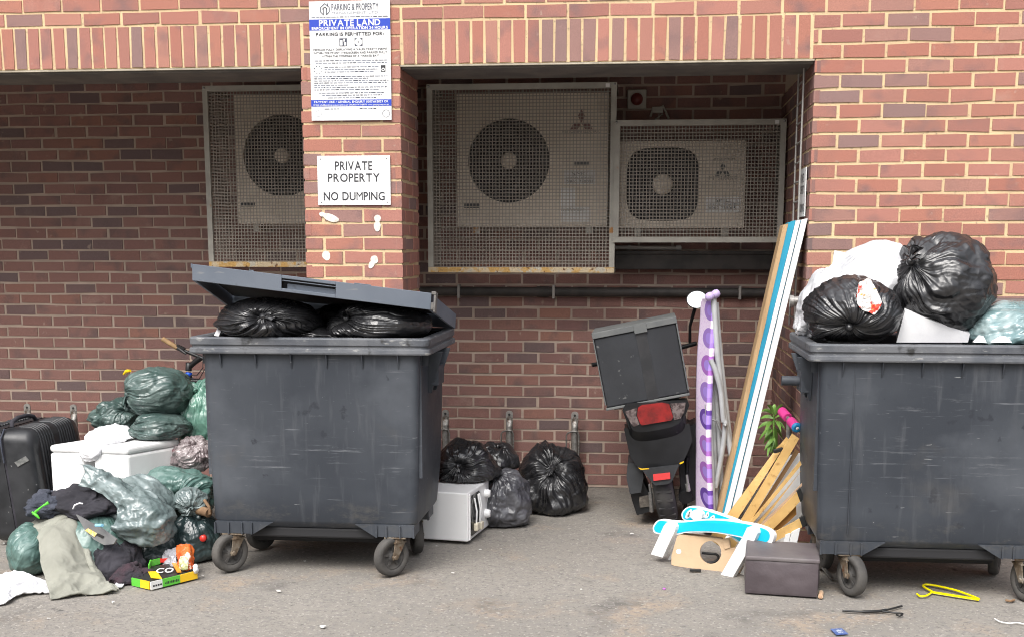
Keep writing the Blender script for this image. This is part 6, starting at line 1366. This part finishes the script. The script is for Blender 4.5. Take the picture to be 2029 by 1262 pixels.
# black ottoman
M_OTT = mat('ottoman_leatherette', (.062, .049, .054), (.088, .071, .077), 4, .5, .65, bump=.4, bscale=28, bdist=.006, spots=[((.16, .145, .15), 7, .66, .74, (1, 1, 5))])
M_OTTT = mat('ottoman_top', (.10, .084, .088), (.13, .115, .115), 5, .6, bump=.3, bscale=30, bdist=.005)
t = thing('ottoman', 'small dark brown leatherette ottoman box on the asphalt before the slats', 'ottoman', (2.02, -.95, 0))
a0, a1 = atz(1476, 1176), atz(1619, 1185); b0 = a0+V(.03, .27, 0); b1 = a1+V(.03, .27, 0)
n = 26
def facegrid(p, q, z0, z1, bul, seed, nrm):
    G = np.array([[p+(q-p)*u+V(0, 0, z0+(z1-z0)*v) for v in np.linspace(0, 1, n)] for u in np.linspace(0, 1, n*2)])
    uu = np.linspace(0, 1, n*2)[:, None]; vv = np.linspace(0, 1, n)[None, :]
    d = bul*(np.sin(np.pi*uu)*np.sin(np.pi*vv))**.5*1.0+.006*pn(G*14+seed)*np.sin(np.pi*uu)*np.sin(np.pi*vv)
    return G+np.asarray(nrm, float)*d[..., None]
mb = MB(); zf = .168
mb.grid(facegrid(a0, a1, .006, zf, .008, 1, (0, -1, 0))); mb.grid(facegrid(a1, b1, .006, zf, .008, 2, (1, 0, 0))); mb.grid(facegrid(b1, b0, .006, zf, .008, 3, (0, 1, 0))); mb.grid(facegrid(b0, a0, .006, zf, .008, 4, (-1, 0, 0)))
mb.add([a0+V(0, 0, .006), a1+V(0, 0, .006), b1+V(0, 0, .006), b0+V(0, 0, .006)], [(0, 1, 2, 3)][::-1]); part('body', mb, M_OTT, t)
mb = MB(); d = V(.006, 0, 0); e = V(0, .006, 0); mb.hexa([a0-d-e+V(0, 0, zf), a1+d-e+V(0, 0, zf), b1+d+e+V(0, 0, zf+.004), b0-d+e+V(0, 0, zf+.004), a0-d-e+V(0, 0, .19), a1+d-e+V(0, 0, .19), b1+d+e+V(0, 0, .205), b0-d+e+V(0, 0, .205)]); part('lid', mb, M_OTTT, t, .008, seg=3)

# ------------------------------------------------------------------ small things on the ground
def gz(pts, z=.008): return np.array([atz(x, y, z) for x, y in pts])
M_YEL = mat('yellow_hanger', (.80, .68, .0), rough=.35)
t = thing('coat_hanger', 'yellow plastic coat hanger on the asphalt under the right bin', 'coat hanger', atz(1880, 1175))
mb = MB(); mb.tube(crom(gz([(1848, 1172), (1829, 1160), (1842, 1157.5), (1888, 1167), (1926, 1180), (1940, 1186)]), 40), .0055, 8); mb.bar(atz(1846, 1172, .007), atz(1940, 1187, .007), .014, .008); part('bar', mb, M_YEL, t)
mb = MB(); mb.tube(crom(gz([(1847, 1172), (1836, 1179), (1824, 1180.5), (1817, 1176)]), 16), .005, 8); part('hook', mb, M_YEL, t)
M_BLKP = mat('black_plastic', (.015, .015, .015), rough=.4)
t = thing('broken_hanger', 'broken black coat hanger on the asphalt in front of the right bin', 'coat hanger', atz(1730, 1209))
mb = MB(); mb.tube(crom(gz([(1669, 1209), (1710, 1211), (1748, 1209), (1787, 1200)]), 30), [.005]*10+[.007]*12+[.005]*8, 8); part('bar', mb, M_BLKP, t)
mb = MB(); mb.tube(crom(gz([(1748, 1210), (1770, 1213), (1788, 1215), (1783, 1219), (1776, 1217)]), 20), .0045, 8); part('hook', mb, M_BLKP, t)
t = thing('blue_card', 'small blue card lying flat near the bottom edge', 'card', atz(1662, 1252))
mb = MB(); mb.prism([gp(1645, 1247, .003), gp(1668, 1246, .003), gp(1681, 1257, .003), gp(1657, 1259, .003)], (0, 0, .002)); part('card_face', mb, mat('card_blue', (.05, .09, .26), (.12, .17, .36), 60, .3), t)
mb = MB(); mb.prism([gp(1655, 1249.5, .0056), gp(1667, 1249, .0056), gp(1673, 1254.5, .0056), gp(1661, 1255.5, .0056)], (0, 0, .0006)); part('card_print', mb, mat('card_print', (.5, .55, .62), (.08, .1, .25), 120, .3), t)
mb = MB(); mb.tube([atz(1626, 1181, .012), atz(1627, 1173, .012)], .012, 14); mb.tube([atz(1626, 1181.5, .012), atz(1626, 1181.8, .012)], .005, 8); single('cork', mb, mat('cork', (.45, .28, .17), (.52, .38, .26), 40, .8), 'small pale brown cork lying by the right corner of the ottoman', 'cork')
mb = MB(); mb.tube(crom(gz([(1971, 1225), (1982, 1231), (2000, 1234), (2016, 1233), (2034, 1237)], .004), 30), .003, 6); single('white_string', mb, M_WHITEPAINT, 'thin white cord on the asphalt at the lower right', 'cord')
mb = MB(); mb.tube(crom(gz([(1992, 1188), (2002, 1190), (2011, 1187)], .007), 12), [.003]+[.006]*10+[.003], 8); single('brown_twig', mb, M_BROWNCARD, 'short dark brown twig under the right bin', 'twig')
mb = MB(); mb.bar(atz(1618, 1108, .03), atz(1650, 1146, .01), .02, .008); single('metal_bar', mb, M_GALV, 'narrow metal strip on the asphalt between the ottoman and the wheel', 'strip', bevel=.002)
M_LIT = mat('litter_white', (.6, .59, .56), rough=.7); rs = np.random.RandomState(4)
LITTER = [('white scrap on the asphalt in front of the moped', 1251, 1058, 1.3), ('white crumb on the asphalt to the right of the microwave', 951, 1089, .8), ('white crumb on the asphalt in front of the microwave', 865, 1082, .6), ('pale crumb on the asphalt below the khaki trousers', 225, 1194, 1.0), ('pale crumb right of the food carton by the wheel', 402, 1141, .9),
          ('pale flake under the middle of the left bin', 604, 1112, .7), ('flat pale flake on the asphalt right of the left bin', 898, 1135, 1.0), ('small white fleck in the middle of the open asphalt', 1152, 1168, .7), ('pale fleck on the asphalt below the suitcase', 10, 1077, 1.2), ('pale fleck near the bottom left of the asphalt', 96, 1226, .8), ('long pale flake at the bottom below the left bin', 552, 1172, 1.3), ('pale fleck at the bottom centre of the asphalt', 640, 1243, 1.5)]
for lb, x, y, s in LITTER:
    c = atz(x, y, 0); a = np.sort(rs.uniform(0, 6.28, 7)); mb = MB(); mb.prism([c+V(.009*s*math.cos(q)*rs.uniform(.6, 1.3), .009*s*math.sin(q), .003) for q in a], (0, 0, .004*s)); single('paper_scrap', mb, M_LIT, lb, 'litter', 'bits of litter on the asphalt')
c = atz(1316, 1166, 0); mb = MB(); mb.lathe([(0, .006), (.007, .005), (.008, 0)], c, (0, 0, 1), 10); single('purple_bead', mb, mat('purple_bead', (.45, .12, .5), rough=.4), 'tiny purple bead on the asphalt in front of the cardboard', 'bead')
